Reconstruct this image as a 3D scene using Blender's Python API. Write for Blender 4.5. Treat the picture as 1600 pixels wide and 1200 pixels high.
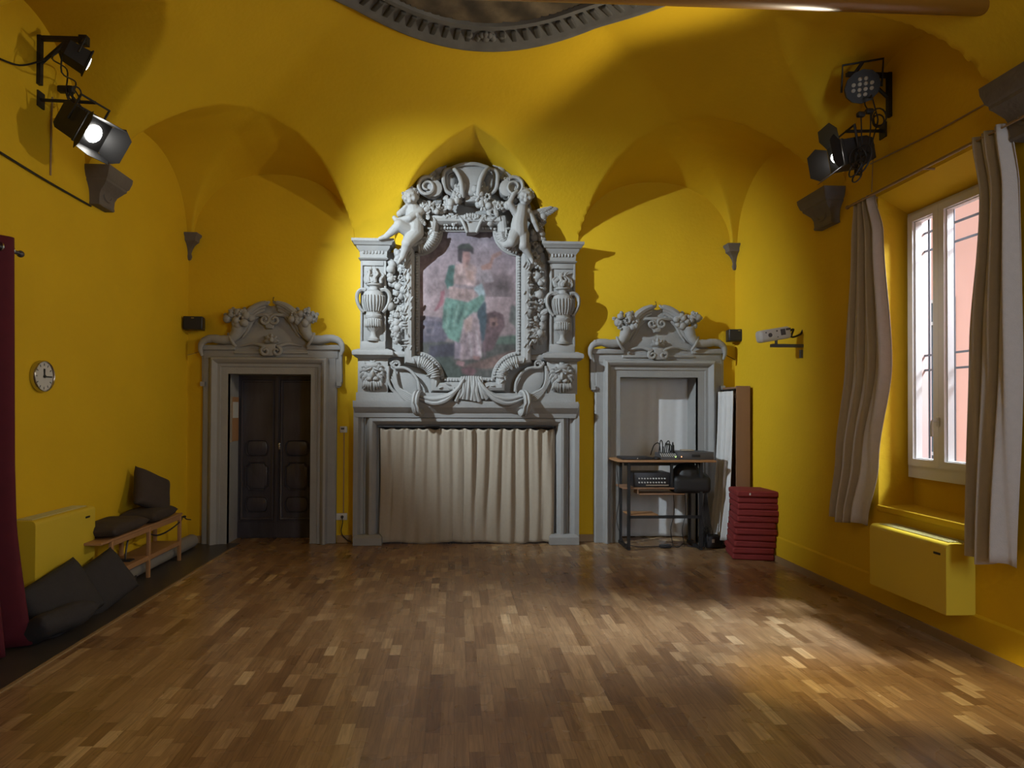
import bpy, math, random
import numpy as np
from mathutils import Matrix, Vector, Quaternion
for o in list(bpy.data.objects): bpy.data.objects.remove(o)
SC = bpy.context.scene
COL = SC.collection
PI = math.pi
random.seed(7)

# ------------------------------------------------------------------ camera
F = 1000.0                      # focal length in pixels of the 1600 wide frame
YAW, PITCH, ROLL = math.radians(2.5), math.radians(0.7), math.radians(0.3)
PX0, PY0 = 756.0, 628.0         # principal point
CAMZ = 1.6
fwd = Vector((math.sin(YAW)*math.cos(PITCH), math.cos(YAW)*math.cos(PITCH), math.sin(PITCH)))
rgt = Vector((math.cos(YAW), -math.sin(YAW), 0))
upv = rgt.cross(fwd)
r2 = rgt*math.cos(ROLL) + upv*math.sin(ROLL)
u2 = upv*math.cos(ROLL) - rgt*math.sin(ROLL)
cam_data = bpy.data.cameras.new('camera')
cam = bpy.data.objects.new('camera', cam_data); COL.objects.link(cam)
cam_data.sensor_width = 36.0; cam_data.lens = 36.0*F/1600
cam_data.shift_x = (800-PX0)/1600; cam_data.shift_y = (PY0-600)/1600
cam_data.clip_start = 0.02
m = Matrix((r2, u2, -fwd)).transposed().to_4x4(); m.translation = (0, 0, CAMZ)
cam.matrix_world = m
SC.camera = cam
SC.view_settings.view_transform = 'Standard'; SC.view_settings.look = 'None'
SC.view_settings.gamma = 1; SC.view_settings.use_curve_mapping = False
SC.view_settings.exposure = 0.38

# ------------------------------------------------------------------ world + lights
w = bpy.data.worlds.new('world'); SC.world = w; w.use_nodes = True
bg = w.node_tree.nodes['Background']
bg.inputs['Color'].default_value = (0.62, 0.76, 1.0, 1); bg.inputs['Strength'].default_value = 0.55

def light(name, kind, loc, target, power, color=(1, 1, 1), **kw):
    d = bpy.data.lights.new(name, kind); o = bpy.data.objects.new(name, d); COL.objects.link(o)
    o.location = loc
    o.rotation_euler = (Vector(target)-Vector(loc)).to_track_quat('-Z', 'Y').to_euler()
    d.energy = power; d.color = color
    for k, v in kw.items(): setattr(d, k, v)
    return o
KEY = Vector((-2.73, 4.93, 4.16)); KEY_T = Vector((0.72, 7.7, 2.60))     # upper left flood
STAR = Vector((-2.73, 4.98, 3.66)); STAR_T = Vector((2.52, 3.66, 0.0))      # lower left lamp
RLAMP = Vector((2.94, 4.95, 3.64)); RLAMP_T = Vector((-1.9, 4.1, 4.1))   # lower right lamp
light('sun_on_street', 'SUN', (0, 0, 12), (4.2, 0.8, 6.6), 2.0, (1, .95, .9), angle=math.radians(2))
light('flood_beam', 'SPOT', KEY, KEY_T, 900, (0.80, 0.92, 1.0), spot_size=math.radians(62), spot_blend=0.85, shadow_soft_size=0.035)
light('fresnel_beam', 'SPOT', STAR, STAR_T, 1500, (1.0, 0.80, 0.40), spot_size=math.radians(12), spot_blend=0.9, shadow_soft_size=0.04)
light('fresnel_beam_right', 'SPOT', RLAMP, RLAMP_T, 135, (1.0, 0.88, 0.66), spot_size=math.radians(106), spot_blend=0.30, shadow_soft_size=0.06)
light('daylight_window', 'AREA', (5.9, 4.15, 4.6), (1.95, 4.95, 0.0), 620, (0.80, 0.88, 1.0), shape='RECTANGLE', size=0.9, size_y=0.6)
light('rear_fill_cool', 'AREA', (3.3, -0.6, 2.2), (-1.8, 7.0, 0.6), 80, (0.74, 0.86, 1.0), shape='RECTANGLE', size=1.1, size_y=2.0)  # added cool fill behind the camera; the wall has no opening here
light('rear_fill_cool_weak', 'AREA', (3.3, -1.6, 2.2), (0, 0.5, 1.5), 12, (0.80, 0.9, 1.0), shape='RECTANGLE', size=1.1, size_y=2.0)  # weaker added fill on the same solid wall, out of view
light('rear_fill_warm', 'AREA', (0.2, -0.9, 3.7), (0.2, 4.5, 0.6), 14, (1.0, 0.86, 0.66), shape='DISK', size=1.6)  # added warm overhead fill behind the camera, no lamp fitting there

# ------------------------------------------------------------------ survey helpers: where a ray of the photograph meets a wall
D, XL, XR, YB = 7.75, -3.19, 3.44, -2.6
def ray(px, py):
    return (fwd*F + r2*(px-PX0) - u2*(py-PY0))
def W(px, py, Y=D):
    v = ray(px, py); t = Y/v.y
    return Vector((v.x*t, Y, CAMZ+v.z*t))
def S(px, py, X):
    v = ray(px, py); t = X/v.x
    return Vector((X, v.y*t, CAMZ+v.z*t))
def FL(px, py, z=0.0):
    v = ray(px, py); t = (z-CAMZ)/v.z
    return Vector((v.x*t, v.y*t, z))

# ------------------------------------------------------------------ materials
def nt(name):
    mt = bpy.data.materials.new(name); mt.use_nodes = True
    return mt, mt.node_tree, mt.node_tree.nodes['Principled BSDF']
def simple(name, col, rough=0.6, metal=0.0, noise=0.0, scale=8.0, bump=0.0, bscale=None, detail=4, spec=None, stretch=None):
    mt, t, b = nt(name)
    b.inputs['Roughness'].default_value = rough; b.inputs['Metallic'].default_value = metal
    if spec is not None: b.inputs['Specular IOR Level'].default_value = spec
    tc = t.nodes.new('ShaderNodeTexCoord')
    src = tc.outputs['Object']
    if stretch:
        mp = t.nodes.new('ShaderNodeMapping'); mp.inputs['Scale'].default_value = stretch
        t.links.new(src, mp.inputs[0]); src = mp.outputs[0]
    nz = t.nodes.new('ShaderNodeTexNoise'); nz.inputs['Scale'].default_value = scale; nz.inputs['Detail'].default_value = detail
    t.links.new(src, nz.inputs['Vector'])
    cr = t.nodes.new('ShaderNodeMixRGB'); cr.blend_type = 'MIX'
    lo = tuple(max(0, c*(1-noise)) for c in col); hi = tuple(min(1, c*(1+noise)) for c in col)
    cr.inputs[1].default_value = (*lo, 1); cr.inputs[2].default_value = (*hi, 1)
    t.links.new(nz.outputs['Fac'], cr.inputs[0]); t.links.new(cr.outputs[0], b.inputs['Base Color'])
    if bump:
        n2 = t.nodes.new('ShaderNodeTexNoise'); n2.inputs['Scale'].default_value = bscale or scale; n2.inputs['Detail'].default_value = 6
        t.links.new(src, n2.inputs['Vector'])
        bp = t.nodes.new('ShaderNodeBump'); bp.inputs['Strength'].default_value = bump; bp.inputs['Distance'].default_value = 0.01
        t.links.new(n2.outputs['Fac'], bp.inputs['Height']); t.links.new(bp.outputs[0], b.inputs['Normal'])
    return mt
def emis(name, col, s):
    mt, t, b = nt(name); b.inputs['Emission Color'].default_value = (*col, 1); b.inputs['Emission Strength'].default_value = s
    b.inputs['Base Color'].default_value = (*col, 1)
    return mt
def vcol(name, rough=0.65, bump=0.15):
    mt, t, b = nt(name); b.inputs['Roughness'].default_value = rough
    a = t.nodes.new('ShaderNodeAttribute'); a.attribute_name = 'paint'
    tc = t.nodes.new('ShaderNodeTexCoord'); nz = t.nodes.new('ShaderNodeTexNoise'); nz.inputs['Scale'].default_value = 22; nz.inputs['Detail'].default_value = 7
    t.links.new(tc.outputs['Object'], nz.inputs['Vector'])
    mr = t.nodes.new('ShaderNodeMapRange'); mr.inputs[1].default_value = .3; mr.inputs[2].default_value = .7; mr.inputs[3].default_value = .86; mr.inputs[4].default_value = 1.14
    t.links.new(nz.outputs['Fac'], mr.inputs[0])
    mx = t.nodes.new('ShaderNodeMixRGB'); mx.blend_type = 'MULTIPLY'; mx.inputs[0].default_value = 1
    t.links.new(a.outputs['Color'], mx.inputs[1]); t.links.new(mr.outputs[0], mx.inputs[2]); t.links.new(mx.outputs[0], b.inputs['Base Color'])
    bp = t.nodes.new('ShaderNodeBump'); bp.inputs['Strength'].default_value = bump; bp.inputs['Distance'].default_value = .005
    t.links.new(nz.outputs['Fac'], bp.inputs['Height']); t.links.new(bp.outputs[0], b.inputs['Normal'])
    return mt
def parquet():
    mt, t, b = nt('oak_parquet'); N = t.nodes; L = t.links
    def mth(op, a, b_=None):
        n = N.new('ShaderNodeMath'); n.operation = op
        for i, v in enumerate((a, b_)):
            if v is None: continue
            if isinstance(v, (int, float)): n.inputs[i].default_value = v
            else: L.new(v, n.inputs[i])
        return n.outputs[0]
    tc = N.new('ShaderNodeTexCoord'); sp = N.new('ShaderNodeSeparateXYZ'); L.new(tc.outputs['Object'], sp.inputs[0])
    cx = mth('DIVIDE', sp.outputs[0], 0.071); ci = mth('FLOOR', cx); cf = mth('FRACT', cx)
    w1 = N.new('ShaderNodeTexWhiteNoise'); w1.noise_dimensions = '1D'; L.new(ci, w1.inputs['W'])
    ln = mth('ADD', mth('MULTIPLY', w1.outputs['Value'], 0.12), 0.34)
    ry = mth('ADD', mth('DIVIDE', sp.outputs[1], ln), mth('MULTIPLY', w1.outputs['Value'], 37.7))
    ri = mth('FLOOR', ry); rf = mth('FRACT', ry)
    # some rows are split again so the lengths vary
    cb = N.new('ShaderNodeCombineXYZ'); L.new(ci, cb.inputs[0]); L.new(ri, cb.inputs[1])
    w3 = N.new('ShaderNodeTexWhiteNoise'); w3.noise_dimensions = '3D'; L.new(cb.outputs[0], w3.inputs['Vector'])
    splt = mth('MULTIPLY', mth('GREATER_THAN', w3.outputs['Value'], 0.62), mth('GREATER_THAN', rf, 0.45))
    cb2 = N.new('ShaderNodeCombineXYZ'); L.new(ci, cb2.inputs[0]); L.new(ri, cb2.inputs[1]); L.new(splt, cb2.inputs[2])
    w4 = N.new('ShaderNodeTexWhiteNoise'); w4.noise_dimensions = '3D'; L.new(cb2.outputs[0], w4.inputs['Vector'])
    rmp = N.new('ShaderNodeValToRGB'); L.new(w4.outputs['Value'], rmp.inputs[0])
    e = rmp.color_ramp.elements
    e[0].position = 0; e[0].color = (0.196, 0.118, 0.065, 1); e[1].position = 1; e[1].color = (0.549, 0.426, 0.270, 1)
    for p, c in ((.15, (0.255, 0.162, 0.090)), (.45, (0.304, 0.199, 0.113)), (.75, (0.353, 0.241, 0.140)), (.93, (0.412, 0.291, 0.176))):
        x = e.new(p); x.color = (*c, 1)
    mp = N.new('ShaderNodeMapping'); mp.inputs['Scale'].default_value = (70, 5, 1)
    L.new(tc.outputs['Object'], mp.inputs[0])
    ad = N.new('ShaderNodeVectorMath'); ad.operation = 'ADD'; L.new(mp.outputs[0], ad.inputs[0]); L.new(w4.outputs['Color'], ad.inputs[1])
    nz = N.new('ShaderNodeTexNoise'); nz.inputs['Scale'].default_value = 1.0; nz.inputs['Detail'].default_value = 5; nz.inputs['Distortion'].default_value = .6
    L.new(ad.outputs[0], nz.inputs['Vector'])
    mr = N.new('ShaderNodeMapRange'); mr.inputs[1].default_value = .3; mr.inputs[2].default_value = .7; mr.inputs[3].default_value = .72; mr.inputs[4].default_value = 1.22
    L.new(nz.outputs['Fac'], mr.inputs[0])
    mx = N.new('ShaderNodeMixRGB'); mx.blend_type = 'MULTIPLY'; mx.inputs[0].default_value = 1
    L.new(rmp.outputs[0], mx.inputs[1]); L.new(mr.outputs[0], mx.inputs[2])
    # joints
    g1 = mth('LESS_THAN', cf, 0.03); g2 = mth('LESS_THAN', rf, 0.008)
    gs = mth('MAXIMUM', g1, g2)
    m2 = N.new('ShaderNodeMixRGB'); m2.inputs[2].default_value = (.06, .03, .014, 1); m5 = N.new('ShaderNodeMixRGB'); m5.blend_type = 'MULTIPLY'; m5.inputs[0].default_value = 1; m5.inputs[2].default_value = (.98, .90, .76, 1)
    L.new(mth('MULTIPLY', gs, .6), m2.inputs[0]); L.new(mx.outputs[0], m2.inputs[1]); L.new(m2.outputs[0], m5.inputs[1]); L.new(m5.outputs[0], b.inputs['Base Color'])
    b.inputs['Roughness'].default_value = 0.33
    n3 = N.new('ShaderNodeTexNoise'); n3.inputs['Scale'].default_value = 3; L.new(tc.outputs['Object'], n3.inputs['Vector'])
    m3 = N.new('ShaderNodeMapRange'); m3.inputs[3].default_value = .20; m3.inputs[4].default_value = .36; L.new(n3.outputs['Fac'], m3.inputs[0]); L.new(m3.outputs[0], b.inputs['Roughness'])
    bp = N.new('ShaderNodeBump'); bp.inputs['Strength'].default_value = .12; bp.inputs['Distance'].default_value = .002
    L.new(mx.outputs[0], bp.inputs['Height']); L.new(bp.outputs[0], b.inputs['Normal'])
    return mt
M = {}
M['yellow'] = simple('yellow_plaster', (.66, .425, .015), .75, noise=.10, scale=1.6, bump=.25, bscale=26, spec=.2)
M['stone'] = simple('grey_painted_stone', (.29, .29, .285), .62, noise=.12, scale=6, bump=.25, bscale=40, spec=.3)
M['stone_dark'] = simple('grey_corbel_stone', (.13, .115, .105), .75, noise=.25, scale=9, bump=.3, bscale=40)
M['parquet'] = parquet()
M['tile'] = simple('dark_slate_tile', (.050, .042, .036), .38, noise=.25, scale=5)
M['wood_dark'] = simple('dark_carved_wood', (.052, .048, .058), .25, noise=.6, scale=2.5, bump=.3, bscale=18, stretch=(3, 3, .7))
M['wood_beech'] = simple('beech_wood', (.36, .19, .085), .5, noise=.15, scale=4, stretch=(6, 6, 1))
M['wood_panel'] = simple('brown_laminate', (.25, .135, .075), .5, noise=.08, scale=3, stretch=(6, 6, .6))
M['skirt'] = simple('oak_skirting', (.30, .20, .10), .5, noise=.12, scale=6)
M['linen'] = simple('beige_linen', (.36, .31, .245), .9, noise=.07, scale=30, bump=.25, bscale=220, spec=.1)
M['linen_grey'] = simple('grey_linen', (.46, .43, .42), .9, noise=.08, scale=30, bump=.25, bscale=200, spec=.1)
M['white_cloth'] = simple('white_cotton', (.62, .62, .62), .9, noise=.05, scale=20, spec=.1)
M['red_velvet'] = simple('crimson_velvet', (.085, .003, .012), .85, noise=.2, scale=10)
M['red_pad'] = simple('dark_red_fabric', (.22, .022, .022), .8, noise=.12, scale=25, bump=.2, bscale=150)
M['charcoal'] = simple('charcoal_fabric', (.030, .027, .029), .9, noise=.2, scale=20, bump=.25, bscale=120)
M['brown_cloth'] = simple('brown_black_fabric', (.045, .032, .026), .9, noise=.2, scale=20, bump=.25, bscale=120)
M['black'] = simple('black_metal', (.012, .012, .013), .55, noise=.1)
M['black_plastic'] = simple('black_plastic', (.02, .02, .024), .4, noise=.1)
M['grey_plastic'] = simple('dark_grey_plastic', (.07, .07, .075), .4)
M['pvc'] = simple('white_window_paint', (.62, .62, .60), .4, noise=.03)
M['white'] = simple('white_plastic', (.55, .55, .53), .45)
M['chrome'] = simple('brushed_steel', (.55, .55, .55), .25, metal=1.0)
M['iron'] = simple('dark_iron', (.045, .055, .07), .5)
M['pink'] = simple('pink_render', (.85, .50, .40), .85, noise=.05, scale=1.5, bump=.2)
M['cream_ext'] = simple('pale_render', (.42, .31, .28), .85, noise=.12, scale=2.5)
M['shutter'] = simple('slate_shutter', (.07, .10, .12), .6)
M['amber'] = simple('varnished_amber_wood', (.22, .10, .012), .35, noise=.25, scale=3, stretch=(.6, 5, 5))
M['roll'] = simple('grey_foam', (.22, .20, .18), .9, noise=.1)
M['glow'] = emis('lamp_glow', (1, .97, .9), 25)
M['glow_soft'] = emis('lamp_glow_soft', (.85, .93, 1), 4)
M['rad'] = simple('yellow_radiator_paint', (.60, .44, .03), .45)
M['led'] = simple('led_lens', (.45, .45, .42), .15)
M['ledon'] = emis('indicator_glow', (1, .35, .15), 3)
M['mural'] = vcol('mural_paint')
M['fresco'] = vcol('ceiling_paint', .7)
gm, gt, gb = nt('window_glass'); gb.inputs['Roughness'].default_value = 0.02; gb.inputs['Base Color'].default_value = (.9, .95, 1, 1)
_tr = gt.nodes.new('ShaderNodeBsdfTransparent'); _mx = gt.nodes.new('ShaderNodeMixShader'); _mx.inputs[0].default_value = .06
gt.links.new(_tr.outputs[0], _mx.inputs[1]); gt.links.new(gb.outputs[0], _mx.inputs[2]); gt.links.new(_mx.outputs[0], gt.nodes['Material Output'].inputs['Surface'])
M['glass'] = gm

# ------------------------------------------------------------------ mesh builder
class MB:
    def __init__(s): s.v = []; s.f = []; s.M = None; s.pr = []
    def split(s, key, name, mat, parent=None, **kw):
        """one object per group of primitives, grouped by key(centre)"""
        g = {}; pr = s.pr+[(len(s.v), len(s.f))]
        for i in range(len(s.pr)):
            (v0, f0), (v1, f1) = pr[i], pr[i+1]; vs = s.v[v0:v1]; c = Vector(np.mean(np.array(vs), axis=0)); q = g.setdefault(key(c), MB()); q.add(vs, [tuple(j-v0 for j in f) for f in s.f[f0:f1]])
        return [g[k].build(name, mat, parent, **kw) for k in sorted(g)]
    def add(s, vs, fs):
        n = len(s.v); s.pr.append((n, len(s.f)))
        if s.M is not None: vs = [s.M @ Vector(p) for p in vs]
        s.v += [tuple(p) for p in vs]; s.f += [tuple(i+n for i in f) for f in fs]
    def box(s, c, d, rz=0, R=None):
        c = Vector(c); hx, hy, hz = d[0]/2, d[1]/2, d[2]/2
        R = R if R is not None else Matrix.Rotation(rz, 3, 'Z')
        vs = [c + R @ Vector((x*hx, y*hy, z*hz)) for x in (-1, 1) for y in (-1, 1) for z in (-1, 1)]
        s.add(vs, [(0, 1, 3, 2), (4, 6, 7, 5), (0, 4, 5, 1), (2, 3, 7, 6), (0, 2, 6, 4), (1, 5, 7, 3)]); return s
    def bb(s, x0, x1, y0, y1, z0, z1): return s.box(((x0+x1)/2, (y0+y1)/2, (z0+z1)/2), (abs(x1-x0), abs(y1-y0), abs(z1-z0)))
    def rbox(s, c, d, r=.01, R=None, seg=3):
        """box with rounded vertical and horizontal edges (superellipsoid style loft)"""
        R = R if R is not None else Matrix.Identity(3); c = Vector(c)
        hx, hy, hz = d[0]/2, d[1]/2, d[2]/2; r = min(r, hx, hy, hz)*.999
        rings = []
        zs = [(-hz+r-r*math.cos(a), r-r*math.sin(a)) for a in [PI/2*i/seg for i in range(seg+1)]]
        zs = zs + [(-z, i) for z, i in reversed(zs)]
        vs = []
        for z, ins in zs:
            for q, (sx, sy) in enumerate(((1, 1), (-1, 1), (-1, -1), (1, -1))):
                for k in range(seg+1):
                    a = q*PI/2 + PI/2*k/seg; rr = r-ins
                    vs.append(c + R @ Vector((sx*(hx-r) + rr*math.cos(a), sy*(hy-r) + rr*math.sin(a), z)))
        n = 4*(seg+1); fs = []
        for j in range(len(zs)-1):
            for i in range(n): fs.append((j*n+i, j*n+(i+1) % n, (j+1)*n+(i+1) % n, (j+1)*n+i))
        fs.append(tuple(range(n))[::-1]); fs.append(tuple((len(zs)-1)*n+i for i in range(n)))
        s.add(vs, fs); return s
    def tube(s, pts, r, n=8, closed=False, sy=1.0, cap=True):
        P = [Vector(p) for p in pts]; m = len(P)
        rr = r if isinstance(r, (list, tuple)) else [r]*m
        T = []
        for i in range(m):
            a = P[(i-1) % m] if (closed or i > 0) else P[i]; b = P[(i+1) % m] if (closed or i < m-1) else P[i]
            d = (b-a); T.append(d.normalized() if d.length > 1e-9 else Vector((0, 0, 1)))
        ref = Vector((0, 1, 0)) if abs(T[0].y) < .9 else Vector((1, 0, 0))
        nrm = (ref - T[0]*ref.dot(T[0])).normalized(); vs = []
        for i in range(m):
            if i: nrm = (nrm - T[i]*nrm.dot(T[i])).normalized()
            bn = T[i].cross(nrm)
            for k in range(n):
                a = 2*PI*k/n; vs.append(P[i] + nrm*(rr[i]*math.cos(a)*sy) + bn*(rr[i]*math.sin(a)))
        fs = []
        for i in range(m if closed else m-1):
            for k in range(n): fs.append((i*n+k, i*n+(k+1) % n, ((i+1) % m)*n+(k+1) % n, ((i+1) % m)*n+k))
        if not closed and cap: fs.append(tuple(range(n))[::-1]); fs.append(tuple((m-1)*n+k for k in range(n)))
        s.add(vs, fs); return s
    def ell(s, c, r, R=None, seg=12, rings=8):
        if not isinstance(r, (tuple, list)): r = (r, r, r)
        c = Vector(c); R = R if R is not None else Matrix.Identity(3); vs = []; fs = []
        for j in range(1, rings):
            t = PI*j/rings
            for k in range(seg):
                a = 2*PI*k/seg; vs.append(c + R @ Vector((r[0]*math.sin(t)*math.cos(a), r[1]*math.sin(t)*math.sin(a), r[2]*math.cos(t))))
        vs.append(c + R @ Vector((0, 0, r[2]))); vs.append(c - R @ Vector((0, 0, r[2]))); nt_, nb = len(vs)-2, len(vs)-1
        for j in range(rings-2):
            for k in range(seg): fs.append((j*seg+k, (j+1)*seg+k, (j+1)*seg+(k+1) % seg, j*seg+(k+1) % seg))
        for k in range(seg): fs.append((nt_, k, (k+1) % seg)); fs.append((nb, (rings-2)*seg+(k+1) % seg, (rings-2)*seg+k))
        s.add(vs, fs); return s
    def cap(s, a, b, ra, rb, n=12):
        a, b = Vector(a), Vector(b); d = (b-a); L = d.length; d = d/L if L > 1e-9 else Vector((0, 0, 1)); pts = []; rr = []
        for i in range(5):
            t = PI/2*(i/4.0); pts.append(a - d*ra*math.cos(t)); rr.append(max(ra*math.sin(t), ra*.02))
        for i in range(5):
            t = PI/2*(i/4.0); pts.append(b + d*rb*math.sin(t)); rr.append(max(rb*math.cos(t), rb*.02))
        return s.tube(pts, rr, n)
    def lathe(s, c, prof, n=20, R=None, sy=1.0):
        c = Vector(c); R = R if R is not None else Matrix.Identity(3); vs = []; fs = []
        for (r, z) in prof:
            for k in range(n):
                a = 2*PI*k/n; vs.append(c + R @ Vector((r*math.cos(a), r*math.sin(a)*sy, z)))
        for j in range(len(prof)-1):
            for k in range(n): fs.append((j*n+k, j*n+(k+1) % n, (j+1)*n+(k+1) % n, (j+1)*n+k))
        fs.append(tuple(range(n))[::-1]); fs.append(tuple((len(prof)-1)*n+k for k in range(n)))
        s.add(vs, fs); return s
    def prism(s, poly, yb, yf, bev=0.0):
        """outline in (x,z), from depth yb (wall side) to yf (room side, smaller y)"""
        n = len(poly); area = sum(poly[i][0]*poly[(i+1) % n][1]-poly[(i+1) % n][0]*poly[i][1] for i in range(n))
        P = list(poly) if area > 0 else list(poly)[::-1]
        def inset(d):
            o = []
            for i in range(n):
                a, b, c_ = Vector(P[i-1]), Vector(P[i]), Vector(P[(i+1) % n])
                e1 = (b-a).normalized(); e2 = (c_-b).normalized()
                n1 = Vector((-e1.y, e1.x)); n2 = Vector((-e2.y, e2.x)); q = n1+n2
                q = q/max(.35, q.length_squared)*2 if q.length > 1e-6 else n1
                o.append(b+q*d)
            return o
        loops = [(P, yb), (P, yf+bev)]
        if bev: 
            loops.append((inset(bev*.35), yf+bev*.3)); loops.append((inset(bev), yf))
        vs = [(p[0], y, p[1]) for L, y in loops for p in L]; fs = []
        for j in range(len(loops)-1):
            for i in range(n): fs.append((j*n+i, j*n+(i+1) % n, (j+1)*n+(i+1) % n, (j+1)*n+i))
        fs.append(tuple(range(n))[::-1]); fs.append(tuple((len(loops)-1)*n+i for i in range(n)))
        s.add(vs, fs); return s
    def sweep(s, path, prof, y0, closed=False, side=1):
        """moulding: profile (offset, protrusion) carried along an (x,z) path on a wall at depth y0"""
        P = [Vector(p) for p in path]; m = len(P); vs = []; k = len(prof)
        for i in range(m):
            a = P[(i-1) % m] if (closed or i > 0) else None; b = P[(i+1) % m] if (closed or i < m-1) else None
            e1 = (P[i]-a).normalized() if a is not None else None; e2 = (b-P[i]).normalized() if b is not None else None
            if e1 is None: e1 = e2
            if e2 is None: e2 = e1
            n1 = Vector((-e1.y, e1.x)); n2 = Vector((-e2.y, e2.x)); q = n1+n2; q = q/max(.3, q.length_squared)*2
            for (o, p) in prof: vs.append((P[i].x+q.x*o*side, y0-p, P[i].y+q.y*o*side))
        fs = []
        for i in range(m if closed else m-1):
            j = (i+1) % m
            for t in range(k-1): fs.append((i*k+t, i*k+t+1, j*k+t+1, j*k+t))
        if not closed: fs.append(tuple(range(k))); fs.append(tuple((m-1)*k+t for t in range(k))[::-1])
        s.add(vs, fs); return s
    def loft(s, rects):
        """stack of rectangles (x0,x1,y0,y1,z)"""
        vs = []; fs = []
        for (x0, x1, y0, y1, z) in rects: vs += [(x0, y0, z), (x1, y0, z), (x1, y1, z), (x0, y1, z)]
        for j in range(len(rects)-1):
            for i in range(4): fs.append((j*4+i, j*4+(i+1) % 4, (j+1)*4+(i+1) % 4, (j+1)*4+i))
        fs.append((0, 3, 2, 1)); n = len(rects)-1; fs.append(tuple(n*4+i for i in range(4)))
        s.add(vs, fs); return s
    def build(s, name, mat, parent=None, origin=None, smooth=True, angle=40):
        o_ = origin if origin is not None else (ORG.get(parent.name) if parent is not None else None)
        if o_ is None:
            a = np.array(s.v); o_ = Vector(((a[:, 0].min()+a[:, 0].max())/2, (a[:, 1].min()+a[:, 1].max())/2, a[:, 2].min()))
        o_ = Vector(o_)
        me = bpy.data.meshes.new(name); me.from_pydata([(v[0]-o_.x, v[1]-o_.y, v[2]-o_.z) for v in s.v], [], s.f)
        me.materials.append(M[mat] if isinstance(mat, str) else mat)
        fix_normals(me)
        if smooth:
            me.polygons.foreach_set('use_smooth', [True]*len(me.polygons)); me.set_sharp_from_angle(angle=math.radians(angle))
        ob = bpy.data.objects.new(name, me); COL.objects.link(ob)
        if parent is not None: ob.parent = parent; ORG[ob.name] = o_
        else: ob.location = o_; ORG[ob.name] = o_
        if parent is not None: ob.location = Vector(o_) - ORG[parent.name]
        return ob
import bmesh
def fix_normals(me):
    b = bmesh.new(); b.from_mesh(me); bmesh.ops.recalc_face_normals(b, faces=b.faces); b.to_mesh(me); b.free()
ORG = {}
def thing(name, loc, label, cat, group=None):
    o = bpy.data.objects.new(name, None); COL.objects.link(o); o.location = loc; o.empty_display_size = .1
    ORG[o.name] = Vector(loc); o['label'] = label; o['category'] = cat
    if group: o['group'] = group
    return o
def tag(o, label, cat, group=None):
    o['label'] = label; o['category'] = cat
    if group: o['group'] = group
    return o
def struct(o): o['kind'] = 'structure'; return o
def blob(ob, voxel=.008, it=3, fac=.5):
    m1 = ob.modifiers.new('remesh', 'REMESH'); m1.mode = 'VOXEL'; m1.voxel_size = voxel; m1.use_smooth_shade = True
    m2 = ob.modifiers.new('smooth', 'SMOOTH'); m2.iterations = it; m2.factor = fac
    return ob
def dup(root, loc, label=None, group=None, rotz=0):
    r = root.copy(); COL.objects.link(r); r.location = loc; r.rotation_euler = (0, 0, rotz)
    if label: r['label'] = label
    if group: r['group'] = group
    for ch in list(root.children):
        c = ch.copy(); COL.objects.link(c); c.parent = r
        for g in ch.children:
            d = g.copy(); COL.objects.link(d); d.parent = c
    return r
def arc(cx, cz, r, a0, a1, n=10, rz=None):
    rz = r if rz is None else rz
    return [(cx+r*math.cos(math.radians(a0+(a1-a0)*i/n)), cz+rz*math.sin(math.radians(a0+(a1-a0)*i/n))) for i in range(n+1)]
def catmull(P, n=6):
    P = [Vector(p) for p in P]; out = []
    for i in range(len(P)-1):
        p0 = P[max(0, i-1)]; p1 = P[i]; p2 = P[i+1]; p3 = P[min(len(P)-1, i+2)]
        for k in range(n):
            t = k/n; out.append(.5*((2*p1)+(p2-p0)*t+(2*p0-5*p1+4*p2-p3)*t*t+(3*p1-p0-3*p2+p3)*t**3))
    out.append(P[-1]); return out
# ================================================================== THE ROOM
m = MB(); m.add([(XL, YB, 0), (XR, YB, 0), (XR, D+.35, 0), (XL, D+.35, 0)], [(0, 1, 2, 3)])
struct(m.build('floor', 'parquet', origin=(0, 0, 0)))
# strip of old dark tiles along the left wall (a hair above the boards)
XT = FL(60, 1045).x
m = MB(); y1 = FL(320, 862).y
nrow = 12
m.bb(XL, XT, YB, D-.02, -.03, .004)
struct(m.build('floor_border', 'tile', origin=(0, 0, 0)))
m = MB(); m.bb(XT-.012, XT+.012, YB, D-.3, 0, .009)
struct(m.build('trim_1', 'skirt'))

def wall_grid(rects, holes, mk, name, mat='yellow'):
    """plane wall split around rectangular holes; rects = (u0,u1,z0,z1)"""
    us = sorted({rects[0], rects[1]} | {h[0] for h in holes} | {h[1] for h in holes}); zs = sorted({rects[2], rects[3]} | {h[2] for h in holes} | {h[3] for h in holes})
    mb = MB()
    for i in range(len(us)-1):
        for j in range(len(zs)-1):
            uc, zc = (us[i]+us[i+1])/2, (zs[j]+zs[j+1])/2
            if any(h[0] < uc < h[1] and h[2] < zc < h[3] for h in holes): continue
            mb.add([mk(us[i], zs[j]), mk(us[i+1], zs[j]), mk(us[i+1], zs[j+1]), mk(us[i], zs[j+1])], [(0, 1, 2, 3)])
    return mb
ZT = 5.4
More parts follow.
